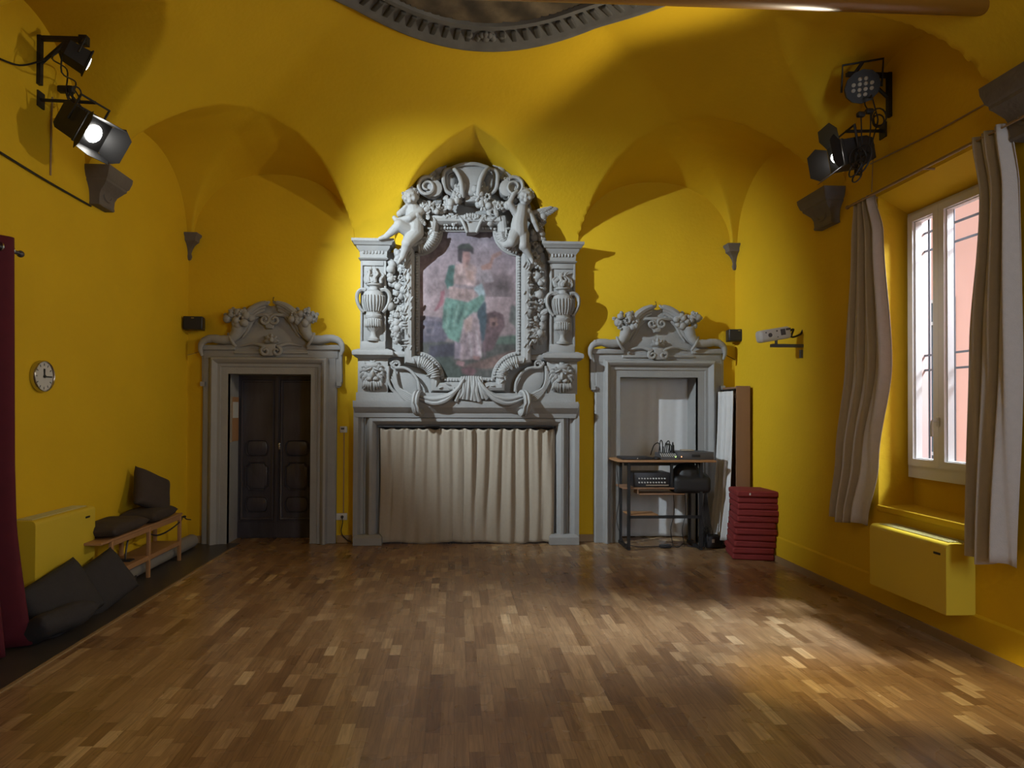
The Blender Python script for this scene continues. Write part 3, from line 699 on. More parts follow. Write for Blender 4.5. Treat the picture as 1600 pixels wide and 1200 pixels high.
def door_surround(name, cx, s, dv, hole, label, seed):
    rg = random.Random(seed)
    base = thing(name, ((hole[0]+hole[1])/2, D, 0), label, 'door surround')
    q = lambda u, v, off=.08: P(cx+u*s, v+dv, off)
    q2 = lambda u, v, off=.08: (q(u, v, off).x, q(u, v, off).z)
    x0, x1, z0, z1 = hole
    wo = (q(105, 700).x-q(-105, 700).x-(x1-x0))/2
    k = wo/.315
    prof = [(0, .001), (0, .07), (.085, .075), (.09, .088), (.125, .088), (.13, .095), (.15, .13), (.175, .145), (.2, .13), (.21, .085), (.215, .07), (.30, .07), (.315, .055), (.315, .001)]
    prof = [(a*k, b) for a, b in prof]
    mb = MB(); mb.sweep([(x0, .004), (x0, z1), (x1, z1), (x1, .004)], prof, D)
    mb.build('architrave', 'stone', base, angle=30)
    mb = MB()
    for sg in (-1, 1):
        mb.prism([q2(sg*u, v) for u, v in ((98, 541), (110, 541), (110, 598), (105, 606), (98, 606))], D, D-.062, .008)
        mb.prism([q2(sg*u, v) for u, v in ((56, 539), (111, 539), (111, 547), (56, 547))], D, D-.105, .01)
        mb.box(q(sg*106, 600, .07), (.05, .07, .05))
    mb.prism([q2(u, v) for u, v in ((-104, 545), (104, 545), (104, 560), (-104, 560))], D, D-.075, .006)
    mb.prism([q2(u, v) for u, v in ((-58, 549), (58, 549), (58, 553), (-58, 553))], D, D-.10, .008)
    mb.build('lintel', 'stone', base, angle=30)
    hump = [(-92, 540), (-72, 533), (-58, 520), (-45, 498), (-32, 483), (-14, 474), (0, 478), (14, 474), (32, 483), (45, 498), (58, 520), (72, 533), (92, 540)]
    hp = catmull([Vector((a, b)) for a, b in hump], 4)
    mb = MB(); mb.prism([q2(p.x, p.y) for p in hp]+[q2(92, 546), q2(-92, 546)], D, D-.07, .012)
    mb.build('pediment', 'stone', base, angle=30)
    mb = MB()
    for sg in (-1, 1):
        for j, (dr_, rr) in enumerate(((0, .032), (5.5, .024), (11, .022), (17, .018))):
            pts = [(sg*(8+j*1.2), 473+dr_*1.0), (sg*22, 478+dr_), (sg*(36-dr_*.3), 489+dr_*.9), (sg*(48-dr_*.7), 508+dr_*.4), (sg*(62-dr_), 528)]
            c = catmull([q(a, b, .125-.012*j) for a, b in pts], 5); n = len(c)
            mb.tube(c, [rr*(.5+.8*math.sin(PI*min(1, (i+3)/(n+3)))) for i in range(n)], 8)
        # tendrils running up
        leaf(mb, q(sg*13, 477, .11), .09, .022, (PI-.5 if sg > 0 else .5), .015)
    mb.split(lambda c: c.x > q(0, 500).x, 'arched_rib', 'stone', base)
    mb = MB()
    for sg in (-1, 1):
        pts = [(sg*108, 556, .018), (sg*111, 545, .03), (sg*107, 534, .042), (sg*94, 529, .052), (sg*76, 531, .058), (sg*62, 529, .062), (sg*54, 518, .072), (sg*51, 505, .088)]
        c = catmull([q(a, b, .12) for a, b, r in pts], 5); rad = [x.x for x in catmull([Vector((r, 0)) for a, b, r in pts], 5)]
        mb.tube(c, [r*s*.92*(1+.05*math.sin(i*1.9)) for i, r in enumerate(rad)], 14, sy=.9)
        a, b = q(sg*68, 524, .15), q(sg*57, 542, .15); mb.tube(catmull([q(sg*67, 521, .11), q(sg*63, 531, .175), q(sg*56, 541, .14)], 5), .017, 8)
        leaf(mb, q(sg*100, 531, .14), .05, .03, 2.2 if sg < 0 else .9)
    mb.split(lambda c: c.x > q(0, 500).x, 'cornucopia', 'stone', base)
    mb = MB()
    for sg in (-1, 1):
        for i in range(30):
            a = rg.random()*6.3; r_ = rg.random()**.5
            c = q(sg*50+20*r_*math.cos(a), 496+11*r_*math.sin(a), .10+.08*rg.random()); fruit(mb, c, rg.uniform(.034, .052)*s, rg, rg.choice((0, 0, 0, .6, .8)))
        for a in (.3, 1.2, 2.0, 2.9): leaf(mb, q(sg*50+18*math.cos(a), 495-9*math.sin(a), .1), .055, .024, a)
    mb.split(lambda c: c.x > q(0, 500).x, 'fruit', 'stone', base)
    mb = MB()
    sc = s*SCL
    # central scroll under the arch and lower double volute with flower
    for sg, x_ in ((1, 6), (-1, -10)):
        mb.tube(catmull([q(sg*36, 503, .08), q(sg*26, 494, .10), q(x_+sg*4, 492, .12)], 5)+spiral(q(x_, 500, .12), 8*sc, 2*sc, 90, 1.3, y=.03, mir=sg), [.02]*11+[.022-.0004*i for i in range(27)], 8)
    mb.prism([q2(a, b) for a, b in ((-14, 490), (10, 490), (7, 503), (3, 514), (-7, 514), (-11, 503))], D-.06, D-.13, .015)
    mb.build('scroll', 'stone', base)
    mb = MB()
    for sg in (-1, 1):
        mb.tube(catmull([q(sg*48, 541, .08), q(sg*28, 537, .10), q(sg*14, 540, .12)], 5)+spiral(q(sg*9, 549, .12), 7*sc, 2*sc, 90, 1.2, y=.03, mir=-sg), [.012+.0012*i for i in range(11)]+[.024-.0005*i for i in range(27)], 8)
    mb.prism([q2(a, b) for a, b in ((-9, 538), (9, 538), (8, 550), (5, 557), (-5, 557), (-8, 550))], D-.06, D-.14, .015)
    for k_ in range(5): a = PI*k_/4; leaf(mb, q(0, 533, .13), .085, .024, a, .015)
    mb.ell(q(0, 531, .15), .03); mb.tube([q(0, 533, .13), q(0, 520, .13)], [.016, .006], 8)
    mb.build('boss', 'stone', base)
    return base
door_surround('door_surround', 424, 1.0, 0, DL, 'brownish stone door surround with cornucopia pediment framing the closed dark wooden doors', 5)
door_surround('door_surround', 1027.5, .95, 6, DR, 'blue-grey lit stone door surround with cornucopia pediment behind the equipment table', 9)

# ------------------------------------------------------------------ fireplace / altarpiece
al = thing('altarpiece', ((FP[0]+FP[1])/2, D, 0), 'tall carved grey stone altarpiece with cherubs framing a painted woman', 'altarpiece')
x0, x1, z0, z1 = FP
wo = (P(903, 700, .1).x-P(552, 700, .1).x-(x1-x0))/2; k = wo/.33
prof = [(0, .001), (0, .035), (.02, .04), (.03, .075), (.05, .12), (.085, .15), (.12, .15), (.15, .12), (.165, .08), (.18, .065), (.20, .065), (.205, .09), (.24, .10), (.255, .13), (.27, .15), (.33, .15), (.33, .001)]
mb = MB(); mb.sweep([(x0, .004), (x0, z1), (x1, z1), (x1, .004)], [(a*k, b) for a, b in prof], D); mb.build('fireplace_surround', 'stone', al, angle=30)
mb = MB()
for a, b in ((551, 596), (859, 905)):
    X0, X1 = P(a, 840, .2).x, P(b, 840, .2).x
    mb.loft([(X0, X1, D-.2, D-.001, .004), (X0, X1, D-.2, D-.001, .09), (X0+.02, X1-.02, D-.17, D-.001, .115), (X0+.03, X1-.03, D-.16, D-.001, .12)])
mb.split(lambda c: c.x > P(733, 500, .2).x, 'plinth', 'stone', al, angle=25)
zc0, zc1 = P(730, 650, .2).z, P(730, 627, .2).z
X0, X1 = P(552, 640, .2).x, P(903, 640, .2).x
mb = MB(); mb.loft([(X0+.02, X1-.02, D-.16, D-.001, zc0-.02), (X0+.01, X1-.01, D-.17, D-.001, zc0+.03), (X0+.01, X1-.01, D-.19, D-.001, zc0+.05), (X0, X1, D-.23, D-.001, zc0+.10), (X0, X1, D-.24, D-.001, zc1-.02), (X0, X1, D-.24, D-.001, zc1)])
zl0 = P(730, 614, .2).z
mb.loft([(X0+.03, X1-.03, D-.20, D-.001, zc1), (X0+.03, X1-.03, D-.20, D-.001, zl0)])
mb.build('mantel_shelf', 'stone', al, angle=25)
# backing slabs
OB = .07
mb = MB(); mb.prism([P2(a, b, .05) for a, b in ((600, 620), (600, 395), (628, 395), (632, 345), (645, 312), (665, 287), (692, 270), (735, 264), (778, 270), (805, 288), (826, 314), (838, 345), (846, 395), (858, 395), (858, 620))], D, D-OB, .01)
mb.build('back_slab', 'stone', al, angle=25)
# pilasters, capitals, pedestals, urns, masks
def px_box(mb, a, b, top, bot, d0, d1, bev=.004):
    x_0, x_1 = P(a, (top+bot)/2, d1).x, P(b, (top+bot)/2, d1).x; zt_, zb_ = P((a+b)/2, top, d1).z, P((a+b)/2, bot, d1).z
    mb.rbox(((x_0+x_1)/2, D-(d0+d1)/2, (zt_+zb_)/2), (x_1-x_0, d1-d0, zt_-zb_), bev, seg=2)
for sg, cx, dv in ((-1, 583, 0), (1, 879, 5)):
    pil = None
    mb = MB()
    px_box(mb, cx-20, cx+20, 400+dv, 547+dv, 0, .15); 
    mb2 = MB(); px_box(mb2, cx-20, cx-16.5, 408+dv, 545+dv, .15, .17); px_box(mb2, cx+16.5, cx+20, 408+dv, 545+dv, .15, .17); px_box(mb2, cx-16.5, cx+16.5, 408+dv, 415+dv, .15, .17)
    pil = mb.build('pilaster', 'stone', al, angle=25); mb2.build('panel_frame', 'stone', pil, angle=25)
    mb = MB()
    zt_ = lambda v: P(cx, v+dv, .2).z; xl, xr_ = P(cx-21, 390+dv, .2).x, P(cx+21, 390+dv, .2).x
    st = [(405, 0, .17), (403, .02, .19), (401, 0, .17), (392, .005, .175), (387, .035, .20), (384, .04, .21), (383, .06, .23), (379, .075, .25), (378, .09, .26), (374, .09, .26)]
    mb.loft([(xl-e, xr_+e, D-d_, D-.001, zt_(v)) for v, e, d_ in st])
    for i in range(7): leaf(mb, P(cx-15+i*5, 397+dv, .175), .045, .016, PI/2, .012)
    mb.build('capital', 'stone', al, angle=25)
    mb = MB(); st = [(560, 0, .20), (558, .03, .23), (555, .055, .27), (551, .06, .275), (548, .05, .27), (546, .01, .22), (545, .0, .21)]
    xl2, xr2_ = (P(cx-24, 550+dv, .2).x, P(cx+24, 550+dv, .2).x)
    mb.loft([(xl2-e, xr2_+e, D-d_, D-.001, zt_(v)) for v, e, d_ in st])
    # narrower return running to the frame
    ia, ib = (cx+24, cx+54) if sg < 0 else (cx-56, cx-24)
    px_box(mb, ia, ib, 549+dv, 558+dv, 0, .17, .02)
    px_box(mb, cx-19, cx+19, 533+dv, 546+dv, 0, .22)
    mb.build('ledge', 'stone', al, angle=25)
    mb = MB(); px_box(mb, cx-24, cx+23, 559+dv, 616, 0, .18)
    ped = mb.build('pedestal', 'stone', al, angle=25)
    # urn in high relief
    mb = MB(); c = P(cx, 533+dv, .20); u_ = SCL
    zz = lambda v: (533-v)*u_
    prof = [(10, 533), (11, 530), (7, 528), (4.5, 524), (4, 520), (6, 517), (10, 514), (13, 509), (13.5, 503), (12, 499), (14, 497), (14.5, 494), (12, 492), (12, 489), (16, 482), (18, 472), (17.5, 464), (15, 458), (8, 455), (7, 452), (7.5, 450), (12, 448), (12.5, 446), (9, 444), (5, 443)]
    mb.lathe(c, [(r*u_*.92, zz(v)) for r, v in prof], 24, sy=.75)
    for i in range(12):
        a = PI+PI*i/11; mb.ell(c+Vector((13*u_*math.cos(a)*.92, 13*u_*.72*math.sin(a), zz(506))), (.014, .014, .05), seg=8, rings=7)
        mb.tube([c+Vector((r*u_*.94*math.cos(a), r*u_*.74*math.sin(a), zz(v))) for r, v in ((13.5, 488), (17, 480), (18.3, 472), (17.5, 464))], .008, 6)
    un = mb.build('urn', 'stone', al)
    mb = MB()
    for s2 in (-1, 1):
        mb.tube(catmull([c+Vector((s2*r*u_, -.01, zz(v))) for r, v in ((11, 456), (18, 455), (24, 461), (24, 473), (19, 484), (14, 489))], 5), [.028-.0004*i for i in range(26)], 8, sy=1.5)
    mb.split(lambda q_: q_.x > c.x, 'urn_handle', 'stone', un)
    mb = MB()
    rg = random.Random(11+sg)
    for i in range(26):
        a = rg.random()*6.3; r_ = rg.random()*12*u_; hh = rg.uniform(14, 29)-r_/u_*.4
        p0 = c+Vector((r_*math.cos(a), r_*math.sin(a)*.7, zz(445))); bend = rg.uniform(-4, 4)*u_
        mb.tube(catmull([p0, p0+Vector((r_*.25*math.cos(a)+bend, 0, hh*.35*u_)), p0+Vector((-bend, 0, hh*.7*u_)), p0+Vector((bend*.6, 0, hh*u_))], 4), [.022, .026, .028, .028, .027, .026, .024, .022, .018, .014, .010, .006, .003], 7)
    mb.build('urn_flame', 'stone', un)
    # lion mask
    mb = MB(); fcx, fy = cx-1, 585+dv*.6; e = lambda u, v, o=.2: P(fcx+u, fy+v, o)
    mb.ell(e(0, -1, .19), (.085, .06, .11)); mb.ell(e(0, 0, .245), (.026, .045, .05)); mb.ell(e(0, -14, .2), (.09, .05, .045))
    for s2 in (-1, 1):
        mb.ell(e(s2*6, -8, .24), (.045, .03, .016), R=Matrix.Rotation(s2*.45, 3, 'Y')); mb.ell(e(s2*6, -4, .235), (.018, .02, .013))
        mb.ell(e(s2*5, 7, .24), (.036, .04, .028)); mb.ell(e(s2*10, 1, .2), (.04, .04, .05))
        for i in range(7):
            a = math.radians(-60+i*24); L = 17 if i else 13
            pts = [e(s2*9*math.cos(a), -9*math.sin(a)-2, .2), e(s2*(15)*math.cos(a+.2), -15*math.sin(a+.2)-2, .215), e(s2*(L+3)*math.cos(a-.1), -(L+4)*math.sin(a-.1)-1, .19)]
            mb.tube(catmull(pts, 4), [.018, .022, .024, .024, .023, .02, .017, .012, .006], 7)
        for i in range(4):
            mb.tube(catmull([e(s2*(2+i*3.3), 10, .23), e(s2*(3+i*3.6), 17, .24), e(s2*(2+i*4.6), 26-i*1.5, .195)], 4), [.014, .018, .02, .02, .019, .016, .013, .01, .005], 7)
    mb.ell(e(0, 12, .235), (.03, .02, .012)); mb.build('lion_mask', 'stone', ped)
# picture frame
inner = [Vector(P2(a, b, .08)) for a, b in ((655, 397), (655, 551))]
arcs = []
def frame_path():
    L = []
    A = lambda cx_, cy_, r, a0, a1: [P2(cx_+r*math.cos(math.radians(a0+(a1-a0)*i/9)), cy_-r*math.sin(math.radians(a0+(a1-a0)*i/9)), .08) for i in range(10)]
    L += A(651, 360, 40, 275, 358)[::1]           # top-left notch: from left side round to the top
    L += A(811, 360, 40, 182, 265)                # top-right
    L += A(811, 593, 42, 95, 178)                 # bottom-right
    L += A(651, 593, 42, 2, 85)                   # bottom-left
    return [Vector(p) for p in L]
path = frame_path()      # clockwise seen from the room: outward is the left-hand side
prof = [(-.012, .0), (-.012, .055), (.0, .065), (.040, .065), (.045, .10), (.055, .145), (.08, .185), (.115, .195), (.145, .18), (.165, .13), (.17, .06), (.17, -.0)]
def resample(path, n):
    L = [0]; m_ = len(path)
    for i in range(m_): L.append(L[-1]+(path[(i+1) % m_]-path[i]).length)
    out = []; j = 0
    for k_ in range(n):
        t = L[-1]*k_/n
        while L[j+1] < t: j += 1
        f_ = (t-L[j])/(L[j+1]-L[j]); out.append(path[j].lerp(path[(j+1) % m_], f_))
    return out
mb = MB(); mb.sweep(path, prof, D-.05, closed=True); fr = mb.build('picture_frame', 'stone', al, angle=35)
mb = MB(); pp = resample(path, 156)
for i, p in enumerate(pp):
    a = pp[i-1]; b = pp[(i+1) % len(pp)]; e = (b-a).normalized(); nn = Vector((-e.y, e.x)); q = p+nn*.022
    mb.ell((q.x, D-.138, q.y), .020, seg=8, rings=6)
bd = mb.build('bead', 'stone', fr); bd['kind'] = 'stuff'
mb = MB(); rg = random.Random(4)
for i, p in enumerate(resample(path, 120)):
    pq = resample
for i in range(0, 156, 1):
    p = pp[i]; a = pp[i-1]; b = pp[(i+1) % 156]; e = (b-a).normalized(); nn = Vector((-e.y, e.x)); q = p+nn*(.11+rg.uniform(-.02, .03))
    ang = math.atan2(e.y, e.x)+rg.choice((.5, -.5, PI-.5, PI/2)); leaf(mb, (q.x, D-.05-.190, q.y), rg.uniform(.05, .08), .014, ang, .014)
for (cx_, cy_, s1, s2) in ((651, 360, 1, -1), (811, 360, -1, -1), (811, 593, -1, 1), (651, 593, 1, 1)):
    for i in range(12):
        a = math.radians(8+i*6.8); r0, r1 = 37, 19
        p0 = P(cx_+s1*r0*math.cos(a), cy_-s2*r0*math.sin(a), .20); p1 = P(cx_+s1*(r0+r1)/2*math.cos(a), cy_-s2*(r0+r1)/2*math.sin(a), .25); p2 = P(cx_+s1*r1*math.cos(a), cy_-s2*r1*math.sin(a), .20)
        mb.tube(catmull([p0, p1, p2], 4), [.006, .012, .015, .017, .018, .017, .015, .011, .006], 6)
mb.build('leaf_carving', 'stone', fr)['kind'] = 'stuff'
# ---- painting: a generic allegorical figure
h, w_ = 250, 170
rng = np.random.default_rng(8)
n1 = smooth_noise(h, w_, 5, rng)[..., None]; n2 = smooth_noise(h, w_, 14, rng)[..., None]; n3 = smooth_noise(h, w_, 45, rng)[..., None]
yy, xx = np.mgrid[0:h, 0:w_]; y = (yy/(h-1))[..., None]; x = (xx/(w_-1))[..., None]
c = lambda *a: np.array(a)/255.
img = c(120, 112, 128)*(1-y)*(1-y)+c(226, 168, 160)*2*y*(1-y)*1.05+c(100, 96, 100)*y*y
img = img*(1-.55*np.clip((n1-.45)*1.6, 0, 1)*(y < .45))+.25*np.clip(n2-.55, 0, 1)*(y < .6)
def put(poly, col, soft=2, amt=1.0, nz=.25):
    global img
    m_ = polymask(h, w_, [(p[0]/180., p[1]/250.) for p in poly]).astype(float)[..., None]
    m_ = blur(m_, soft)*amt; k_ = (1-nz/2+nz*n2)*(1-.12+.24*n3); img = img*(1-m_)+np.array(c(*col))*k_*m_
# coordinates: 180 x 250 pixel crop of the picture (left edge 640, top 350)
put([(0, 145), (55, 148), (60, 175), (40, 205), (0, 215)], (108, 98, 118)); put([(10, 143), (50, 146), (50, 152), (10, 150)], (140, 122, 138), 1)
put([(22, 160), (38, 160), (38, 174), (22, 174)], (132, 118, 132), 2); put([(26, 163), (34, 163), (34, 171), (26, 171)], (96, 88, 108), 1)
put([(0, 185), (180, 180), (180, 250), (0, 250)], (92, 92, 84), 4); put([(100, 215), (180, 190), (180, 210), (120, 225), (80, 222)], (142, 104, 92), 4)
put([(0, 212), (60, 205), (100, 250), (0, 250)], (74, 88, 76), 4); put([(30, 190), (70, 185), (70, 205), (30, 208)], (70, 66, 84), 3)
put([(140, 175), (180, 170), (180, 186), (130, 186)], (100, 128, 108), 3); put([(158, 125), (175, 130), (172, 168), (155, 150)], (110, 112, 104), 4)
# beast at her side
put([(118, 140), (132, 135), (146, 140), (148, 158), (140, 172), (130, 195), (112, 200), (112, 160)], (104, 74, 78), 2, nz=.5); put([(124, 146), (136, 144), (138, 158), (126, 160)], (152, 106, 96), 2); put([(128, 152), (134, 152), (133, 158), (128, 158)], (88, 58, 60), 1)
# red drapery end, green mantle behind
put([(48, 105), (54, 104), (52, 125), (40, 136), (37, 136), (46, 120)], (176, 92, 104), 1); put([(60, 66), (70, 64), (70, 95), (58, 102), (54, 90)], (64, 116, 104), 1)
put([(98, 100), (112, 92), (118, 110), (110, 140), (108, 112)], (150, 176, 180), 2)
put([(104, 128), (118, 120), (120, 150), (116, 180), (108, 190)], (62, 84, 96), 2)
# arm, torso, head
put([(96, 68), (108, 66), (124, 72), (132, 90), (112, 92), (98, 84)], (168, 146, 150), 2); put([(112, 72), (126, 70), (131, 52), (143, 44), (140, 42), (128, 48), (124, 60), (110, 66)], (184, 124, 108), 1); put([(126, 50), (142, 43), (143, 47), (130, 55)], (190, 134, 120), 1)
put([(70, 64), (92, 60), (104, 68), (102, 95), (96, 102), (68, 100), (68, 80)], (186, 146, 138), 2); put([(86, 72), (98, 74), (99, 88), (88, 86)], (198, 146, 128), 1)
put([(60, 98), (98, 98), (102, 112), (92, 120), (62, 118)], (184, 144, 136), 2); put([(68, 94), (100, 96), (98, 102), (70, 100)], (162, 136, 140), 1)
put([(80, 44), (92, 42), (94, 54), (90, 64), (82, 62)], (172, 116, 108), 1); put([(74, 40), (80, 32), (90, 31), (98, 38), (98, 48), (94, 44), (82, 43), (80, 62), (74, 58)], (66, 54, 60), 1); put([(72, 38), (78, 33), (92, 31), (99, 40), (90, 39), (80, 40)], (66, 72, 62), 1)
put([(83, 60), (89, 60), (90, 68), (83, 70)], (178, 128, 116), 1)
# green cloth over the hips, pale skirt, feet
put([(56, 115), (90, 122), (112, 110), (117, 116), (108, 132), (90, 150), (84, 175), (76, 185), (60, 178), (50, 160), (52, 130)], (92, 142, 122), 2, nz=.45)
for a in range(6): put([(58+a*8, 122+a*1.5), (61+a*8, 122+a*1.5), (58+a*6, 170-a*4), (54+a*6, 168-a*4)], (62, 104, 92) if a % 2 else (126, 168, 146), 1, .6)
put([(84, 150), (100, 136), (108, 150), (112, 190), (112, 208), (80, 212), (70, 205), (78, 180)], (178, 146, 148), 2, nz=.35); put([(84, 150), (98, 142), (96, 165), (86, 170)], (204, 160, 146), 2)
for a in range(5): put([(84+a*6, 165), (86+a*6, 165), (92+a*7, 205), (88+a*7, 207)], (208, 190, 192) if a % 2 else (132, 106, 118), 1, .55)
put([(70, 182), (80, 186), (78, 208), (70, 210)], (150, 128, 142), 1); put([(74, 212), (86, 214), (84, 222), (72, 218)], (182, 122, 122), 1); put([(98, 204), (110, 206), (108, 212), (98, 210)], (176, 118, 112), 1)
put([(80, 224), (96, 222), (106, 228), (98, 236), (82, 232)], (134, 84, 88), 2)
_n4 = smooth_noise(h, w_, 30, rng)[..., None]; _n5 = smooth_noise(h, w_, 70, rng)[..., None]
_st = np.sin((xx*.55+yy*.18)/1.7+6*smooth_noise(h, w_, 8, rng))[..., None]
img = blur(img, 2)*(1+.10*(_n4-.5)+.12*(_n5-.5)+.035*_st)
xa, xb = P(641, 470, .06).x, P(820, 470, .06).x; za, zb = P(730, 350, .06).z, P(730, 602, .06).z
fpoly = path; 
cxp, czp = sum(p.x for p in path)/len(path), sum(p.y for p in path)/len(path)
pnt = painted_grid('painted_panel', 'mural', lambda u, v: (xa+(xb-xa)*u, D-OB-.012, za+(zb-za)*v), (img*.62+img.mean(2, keepdims=True)*.38)*np.array([.78, .78, .80]), al, ORG[al.name],
    keep=lambda u, v: (lambda X_, Z_: not any(((X_-P(a, b, .08).x)**2+(Z_-P(a, b, .08).z)**2) < (.25)**2 for a, b in ((651, 360), (811, 360), (811, 593), (651, 593))))(xa+(xb-xa)*u, za+(zb-za)*v))
pnt['label'] = 'faded painting of a standing woman in green drapery beside a lion'
# ---- fruit festoons
rg = random.Random(21)
for lab, pts, n, off in (('left', [(636, 392, 7), (620, 410, 10), (619, 450, 12), (620, 490, 12), (621, 512, 9), (622, 532, 3)], 125, .10),
                   ('right', [(842, 330, 6), (842, 360, 9), (836, 400, 12), (836, 450, 14), (837, 490, 13), (838, 520, 7), (837, 532, 3)], 190, .10)):
    mb = MB(); cluster(mb, pts, off, .10, .045, n, rg, .20); mb.build('fruit_festoon', 'stone', al)
mb = MB()
cluster(mb, [(660, 322, 8), (676, 330, 10), (700, 322, 13), (716, 308, 12), (722, 296, 6)], .18, .12, .040, 60, rg, .3)
cluster(mb, [(748, 296, 8), (756, 314, 12), (770, 326, 13), (790, 322, 12), (806, 308, 8)], .18, .12, .042, 72, rg, .3)
cluster(mb, [(690, 345, 5), (705, 347, 5), (718, 345, 4)], .13, .08, .030, 18, rg, .4); cluster(mb, [(758, 347, 4), (775, 347, 6), (795, 345, 5)], .13, .08, .030, 22, rg, .4)
mb.build('fruit_festoon', 'stone', al)
# ---- crown cartouche
mb = MB()
mb.prism([P2(a, b, .25) for a, b in ((706, 262), (716, 257), (735, 256), (754, 258), (764, 264), (757, 278), (751, 296), (748, 304), (736, 308), (726, 304), (722, 290), (716, 274))], D-.05, D-.30, .03)
mb.prism([P2(a, b, .25) for a, b in ((722, 296), (752, 296), (744, 315), (727, 315))], D-.05, D-.25, .02)
for sg in (-1, 1):
    mb.tube(catmull([P(735+sg*28, 262, .32), P(735+sg*22, 268, .35), P(735+sg*16, 280, .36), P(735+sg*13, 296, .33), P(735+sg*12, 308, .28)], 5), [.022+.0005*i for i in range(21)], 10)
mb.tube(catmull([P(708, 262, .31), P(722, 257, .33), P(735, 256, .34), P(748, 257, .33), P(763, 262, .31)], 4), .022, 8)
mb.build('cartouche', 'stone', al)
mb = MB()
for sg in (-1, 1):
    # C volutes beside the cartouche, with inner ribs
    for j in range(3):
        mb.tube(catmull([P(735+sg*(24-j*1), 262+j*3, .27-.04*j), P(735+sg*(40-j*4), 268+j*3, .27-.04*j), P(735+sg*(42-j*5), 284, .25-.04*j), P(735+sg*(38-j*4), 298-j*2, .23-.04*j), P(735+sg*(24-j*2), 306-j*4, .2-.03*j)], 5), .024-.004*j, 8)
    mb.ell(P(735+sg*31, 285, .12), (.09, .09, .14))
mb.split(lambda c: c.x > P(733, 500, .2).x, 'volute', 'stone', al)
mb = MB()
for sg in (-1, 1):
    c = P(735+sg*57, 299, .16)
    for dy_ in (0, .05, .10, .15):
        sp_ = spiral(c+Vector((sg*dy_*.5, -dy_, 0)), .118, .03, 60, 1.6, mir=-sg, n=30); mb.tube(sp_, [.026-.0004*i for i in range(31)], 8, sy=1.6)
    mb.lathe(c+Vector((0, .08, 0)), [(.06, 0), (.1, .05), (.1, .2), (.05, .22)], 14, R=Matrix.Rotation(PI/2, 3, 'X'))
    mb.tube(catmull([c+Vector((-sg*.02, -.05, .12)), P(735+sg*44, 276, .15), P(735+sg*30, 266, .15)], 5), .03, 8)
mb.split(lambda c: c.x > P(733, 500, .2).x, 'scroll', 'stone', al)
mb = MB()
for sg in (-1, 1):
    c = P(735+sg*48+(-1 if sg < 0 else 0), 266, .18)
    mb.ell(c, (.06, .05, .055)); 
    for a in (-.6, .1, .8, 1.6, 2.4, 3.2, 3.9): leaf(mb, c+Vector((0, .01, 0)), .13, .034, a, .022)
    for j in range(5): mb.tube(catmull([c, c+Vector((sg*.05*j-.08*sg, 0, -.08)), c+Vector((sg*.05*j-.1*sg, .02, -.2))], 4), [.02, .02, .019, .018, .016, .014, .012, .01, .006], 7)
mb.split(lambda c: c.x > P(733, 500, .2).x, 'acanthus', 'stone', al)
mb = MB()
mb.prism([P2(a, b, .2) for a, b in ((716, 336), (760, 334), (753, 346), (749, 360), (742, 364), (729, 364), (726, 352))], D-.05, D-.22, .02)
for sg in (-1, 1): mb.tube(catmull([P(737+sg*22, 337, .22), P(737+sg*15, 345, .24), P(737+sg*10, 356, .23), P(737+sg*7, 363, .21)], 5), .018, 8)
for i in range(6): mb.ell(P(727+i*4, 336+abs(i-2.5), .24), (.022, .02, .03), seg=8, rings=6)
mb.build('keystone', 'stone', al)
# ---- drapery, loops, side scroll panels below the picture
mb = MB()
for i in range(9):
    t = i/8; x_ = 722+t*29
    mb.tube(catmull([P(x_, 588+2*abs(t-.5), .20), P(x_+(t-.5)*4, 600, .24+.01*(i % 2)), P(x_+(t-.5)*8+2*math.sin(i*2), 612, .26), P(x_+(t-.5)*20, 627-(i*5) % 6, .24)], 5), [.016+.0009*k_ for k_ in range(16)], 8)
for sg in (-1, 1):
    for j in range(7):
        o_ = .20+.018*((j*3) % 4)
        mb.tube(catmull([P(736+sg*(10+j), 590+j*1.5, o_), P(736+sg*(20+j*1.2), 606+j*1.5, o_+.02), P(736+sg*(36+j), 618+j*1.6, o_+.02), P(736+sg*60, 622+j*1.6, o_+.01), P(736+sg*82, 617+j*1.2, o_)], 5), [.012+.018*math.sin(PI*k_/20) for k_ in range(21)], 8)
    for j in range(5):
        mb.tube(catmull([P(736+sg*86, 628-j*1.5, .22), P(736+sg*100, 626-j*3, .21), P(736+sg*114, 612-j*2, .20), P(736+sg*(125-j*1.5), 592-j*4, .19)], 5), [.026-.001*k_ for k_ in range(16)], 8)
mb.build('drapery', 'stone', al)
mb = MB()
for sg in (-1, 1):
    for j, (ox, rr) in enumerate(((0, .05), (5, .045))):
        c = P(736+sg*(80+ox), 630, .2); pts = [c+Vector((sg*.03*math.cos(a)-sg*.0, -.085*math.cos(a)-.05, .115*math.sin(a))) for a in [2*PI*k_/20 for k_ in range(20)]]
        mb.tube(pts, .026, 8, closed=True, sy=1.8)
mb.split(lambda c: c.x > P(733, 500, .2).x, 'loop', 'stone', al)
mb = MB()
